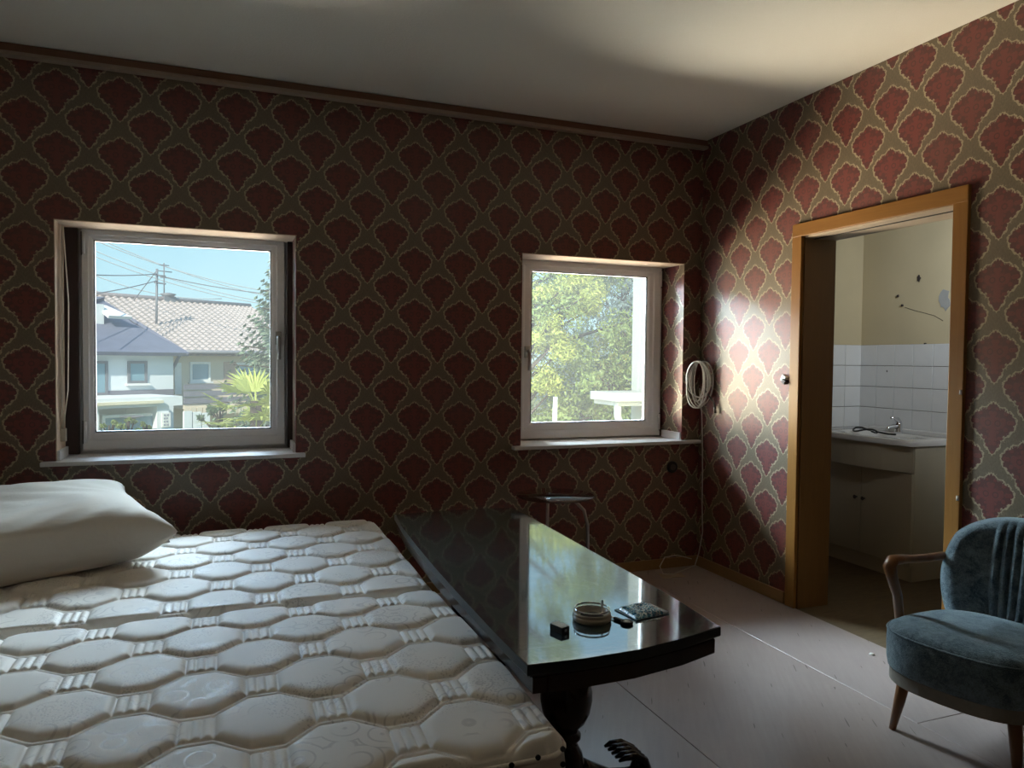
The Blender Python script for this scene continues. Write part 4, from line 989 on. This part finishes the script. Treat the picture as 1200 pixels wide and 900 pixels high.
def tree(name, label, base, top, spread, mat, seed, ncl, per, size, group=None, conif=False, gap=0.0, low=None):
    t = empty(name, base, 0, label, 'tree', group); r = random.Random(seed); cl = []
    bx_, by_, bz_ = base; h = top-bz_
    for k in range(ncl):
        f = r.random(); z = (low if low is not None else bz_+.15*h)+f*(top-(low if low is not None else bz_+.15*h))
        prof = (1-f)**.8*1.05+.05 if conif else math.sqrt(max(.02, 1-(2*f-1)**2))*.9+.1
        a = r.uniform(0, 2*PI); q = spread*prof*(r.uniform(.65, 1.0))
        if r.random() < gap: q *= r.uniform(.2, .6)
        cl.append((bx_+q*math.cos(a), by_+q*math.sin(a), z-(.10*q if conif else 0), r.uniform(.18, .42)*spread*.45))
    leaves('foliage', mat, t, cl, per, size, seed+1, 1.4 if conif else 1.0, base)
    m = MB(); m.tube([(0, 0, 0), (.05, 0, h*.4), (0, .05, h*.75), (0, 0, h*.96)], [.22, .16, .09, .02], 8)
    m.build('trunk', M_bark, t)
    m = MB()
    for c in cl[::max(1, ncl//40)]:
        z0_ = max(.5, c[2]-bz_-.3); m.tube([(0, 0, z0_-.2), (c[0]-bx_, c[1]-by_, c[2]-bz_)], [.05, .012], 5)
    m.build('branches', M_bark, t)['kind'] = 'stuff'; return t
ML1 = leafmat('leaf_yellow_sunlit', (.13, .18, .04), (.46, .50, .12)); ML2 = leafmat('leaf_mid', (.05, .10, .03), (.26, .33, .10)); ML3 = leafmat('leaf_dark', (.02, .055, .03), (.11, .17, .09)); MLB = leafmat('leaf_blue', (.07, .12, .11), (.26, .34, .32))  # the yellow leaf colour also carries sunlight painted on the conifer's sprays
p = at(660, 520, 1, 9.0); tree('broad_conifer', 'large yellow-green conifer filling the left of the right window view', (p.x-.2, 10.2, -3.4), 4.6, 1.75, ML2, 11, 260, 190, .040, low=-1.2)
p = at(640, 400, 1, 8.4)
t2 = empty('sunlit_sprays', (p.x-.3, 8.9, -3.4), 0, 'added yellow sprays standing for the sunlit patches of the large conifer', 'tree')  # foliage added where sun patches lie on the large conifer
cl = []; r2 = random.Random(5)
for q in [(630, 340), (640, 352), (655, 345), (668, 335), (680, 330), (690, 345), (642, 375), (632, 400), (650, 395), (662, 410), (632, 448), (645, 452), (672, 360), (700, 335), (625, 365), (690, 360), (640, 440)]:
    for k in range(3):
        c = at(q[0]+r2.uniform(-6, 6), q[1]+r2.uniform(-6, 6), 1, 8.9+r2.uniform(-.3, .3)); cl.append((c.x, c.y, c.z, r2.uniform(.10, .19)))
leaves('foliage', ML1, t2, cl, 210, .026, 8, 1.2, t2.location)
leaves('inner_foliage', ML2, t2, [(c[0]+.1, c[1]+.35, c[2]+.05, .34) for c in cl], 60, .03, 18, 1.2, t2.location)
m_ = MB(); m_.tube([(0, 0, 0), (.05, 0, 2.5), (.1, 0, 5.2)], [.14, .10, .03], 8)
for c in cl[::2]: m_.tube([(.05, 0, max(.8, c[2]+3.4-.6)), (c[0]-t2.location.x, c[1]-t2.location.y, c[2]+3.4)], [.03, .008], 5)
m_.build('trunk', M_bark, t2)
p = at(728, 400, 1, 15); tree('blue_spruce', 'blue-green spruce with open branches at the right of the right window view', (p.x+.1, 15.0, -3.4), 5.4, 2.3, MLB, 21, 200, 110, .05, conif=True, low=-1.5)
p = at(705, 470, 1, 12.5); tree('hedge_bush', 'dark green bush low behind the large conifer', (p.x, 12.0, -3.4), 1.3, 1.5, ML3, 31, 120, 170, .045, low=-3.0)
p = at(722, 432, 1, 11.0); tree('yellow_bush', 'small bright yellow bush right of centre in the right window', (p.x, 11.0, -3.4), 1.35, .40, ML1, 41, 40, 130, .030, low=.35)
p = at(735, 500, 1, 22.0); tree('far_tree', 'distant green tree behind the garden of the right window', (p.x+1.5, 24.0, -3.4), 2.6, 3.4, ML2, 51, 160, 110, .10, low=-3.0)
# spruce at the top right of the left window view
def spruce(base, top, spread, seed, label):
    t = empty('tall_spruce', base, 0, label, 'tree'); r = random.Random(seed); h = top-base[2]; V = []; Fc = []; m = MB()
    for lay in range(22):
        f = lay/22; z = h*(.30+.70*f); L = spread*(1-f)**.8+.15
        for k in range(7):
            a = 2*PI*k/7+lay*.7+r.uniform(-.2, .2); d = Vector((math.cos(a), math.sin(a), 0)); pr = None
            for s_ in range(11):
                q = s_/10; c = d*L*q + Vector((0, 0, z+.10*L*q-.32*L*q*(1-q)*2+.06*L*q*q)); side = d.cross(Vector((0, 0, 1)))
                for sg_ in (-1, 1):
                    for w in range(3):
                        l_ = (.42*(1-q)+.14)*r.uniform(.6, 1.1); tip = c+side*sg_*l_*.8+d*l_*.5-Vector((0, 0, l_*r.uniform(.1, .8))); i = len(V)
                        wv = Vector((0, 0, .035)); V.extend([c-wv, c+wv, tip+wv*.4, tip-wv*.4+d*.03]); Fc.append((i, i+1, i+2, i+3))
            if lay % 2 == 0: m.tube([(0, 0, z), tuple(d*L+Vector((0, 0, z+.1*L)))], [.04, .01], 4)
    me = bpy.data.meshes.new('foliage'); me.from_pydata(V, [], Fc); me.update(); o = link('foliage', me, ML3B, t); o['kind'] = 'stuff'
    m.build('branches', M_bark, t)['kind'] = 'stuff'; m = MB(); m.tube([(0, 0, 0), (0, 0, h)], [.22, .02], 8); m.build('trunk', M_bark, t); return t
ML3B = leafmat('spruce_needles', (.08, .13, .08), (.28, .36, .25))
p = at(318, 300, 1, 20.0); spruce((p.x+.55, 20.0, -3.4), at(318, 290, 1, 20).z+.3, 1.9, 61, 'tall drooping spruce at the right edge of the left window view')
# palm
pb = at(300, 470, 1, 13.0); pm = empty('palm_tree', (pb.x, 13.0, -3.4), 0, 'bright yellow-green palm in front of the beige house', 'palm')
ML4 = leafmat('palm_leaf', (.18, .24, .05), (.50, .54, .16)); zc = pb.z+3.4; rr = random.Random(9)
for k in range(46):
    a = rr.uniform(0, 2*PI); el = rr.uniform(-.5, 1.15); L = rr.uniform(.6, 1.0); d = Vector((math.cos(a)*math.cos(el), math.sin(a)*math.cos(el), math.sin(el)))
    V = []; Fc = []; side = d.cross(Vector((0, 0, 1))); side = side.normalized() if side.length > .05 else Vector((1, 0, 0)); nn = side.cross(d)
    V += [Vector((0, 0, 0))-side*.012, Vector((0, 0, 0))+side*.012, d*L*.55+side*.01, d*L*.55-side*.01]; Fc.append((0, 1, 2, 3))
    c = d*L*.5
    for s_ in range(-8, 9):
        b_ = s_*.19; dd = (d*math.cos(b_)+side*math.sin(b_)); i = len(V); l_ = L*.62*(1-abs(s_)*.03); tp = c+dd*l_-Vector((0, 0, .10*l_*rr.uniform(.4, 2))); sd = nn.cross(dd)*.022
        V += [c, c+dd*l_*.55-sd, tp, c+dd*l_*.55+sd]; Fc.append((i, i+1, i+2, i+3))
    me = bpy.data.meshes.new('frond'); me.from_pydata(V, [], Fc); me.update(); o = link('frond', me, ML4, pm); o.location = (0, 0, zc-rr.random()*.7)
m_ = MB(); m_.tube([(0, 0, 0), (.03, 0, zc*.5), (0, 0, zc)], [.13, .11, .10], 10); m_.build('trunk', M_bark, pm)
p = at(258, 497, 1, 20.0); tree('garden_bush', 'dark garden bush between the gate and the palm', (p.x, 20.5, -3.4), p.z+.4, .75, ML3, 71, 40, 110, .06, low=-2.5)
p = at(150, 500, 1, 24.0)
for k in range(3):
    p = at(128+k*22, 500, 1, 24.0); tree('porch_shrub', ['leftmost of three low shrubs before the porch', 'middle of three low shrubs before the porch', 'rightmost of three low shrubs before the porch'][k], (p.x, 24.0, -3.4), at(130, 494, 1, 24).z+.1*(k % 2), .5, ML2, 81+k, 24, 90, .05, 'porch shrubs', low=-3.0)
# neighbouring wing seen at the right of the right window: wall edge, gutter and downpipe
M_wing = plain('cream_render', (.30, .31, .27), .8, .3, .05, 2)
m_ = MB(); xw = at(746, 400, 1, 7.5).x; xv = at(757, 400, 1, 4.1).x
wg = tag(None or MB().box((xw, 7.3, -3.4), (xw+1.4, 7.6, 3.6)).build('neighbour_wall', M_wing), 'cream corner of the neighbouring wing at the right of the right window', 'building')
q0, q1 = at(706, 464, 1, 7.2), at(748, 466, 1, 7.2)
m_ = MB(); m_.box((q0.x, 6.9, q0.z-.05), (xw+.3, 7.5, q0.z+.045), .01); m_.box((q0.x+.05, 6.95, q0.z-.10), (xw+.3, 7.5, q0.z-.05), .01); child0 = m_.build('canopy_ledge', M_wing, wg)
a = at(724, 470, 1, 7.0); m_ = MB(); m_.tube([(a.x, 7.0, a.z), (a.x, 7.0, a.z-.16), (a.x+.04, 7.0, a.z-.26), (a.x+.14, 7.05, a.z-.36), (a.x+.16, 7.1, a.z-.8), (a.x+.16, 7.1, -3.4)], .042, 12); m_.build('downpipe', M_wing, wg)
a = at(650, 497, 1, 6.6); b = at(651, 465, 1, 6.6); m_ = MB(); m_.tube([(a.x, 6.6, -3.4), (a.x, 6.6, a.z), (b.x, 6.6, b.z)], [.03, .026, .022], 10); tag(m_.build('white_post', M_wing), 'pale round post rising in front of the large conifer', 'post')
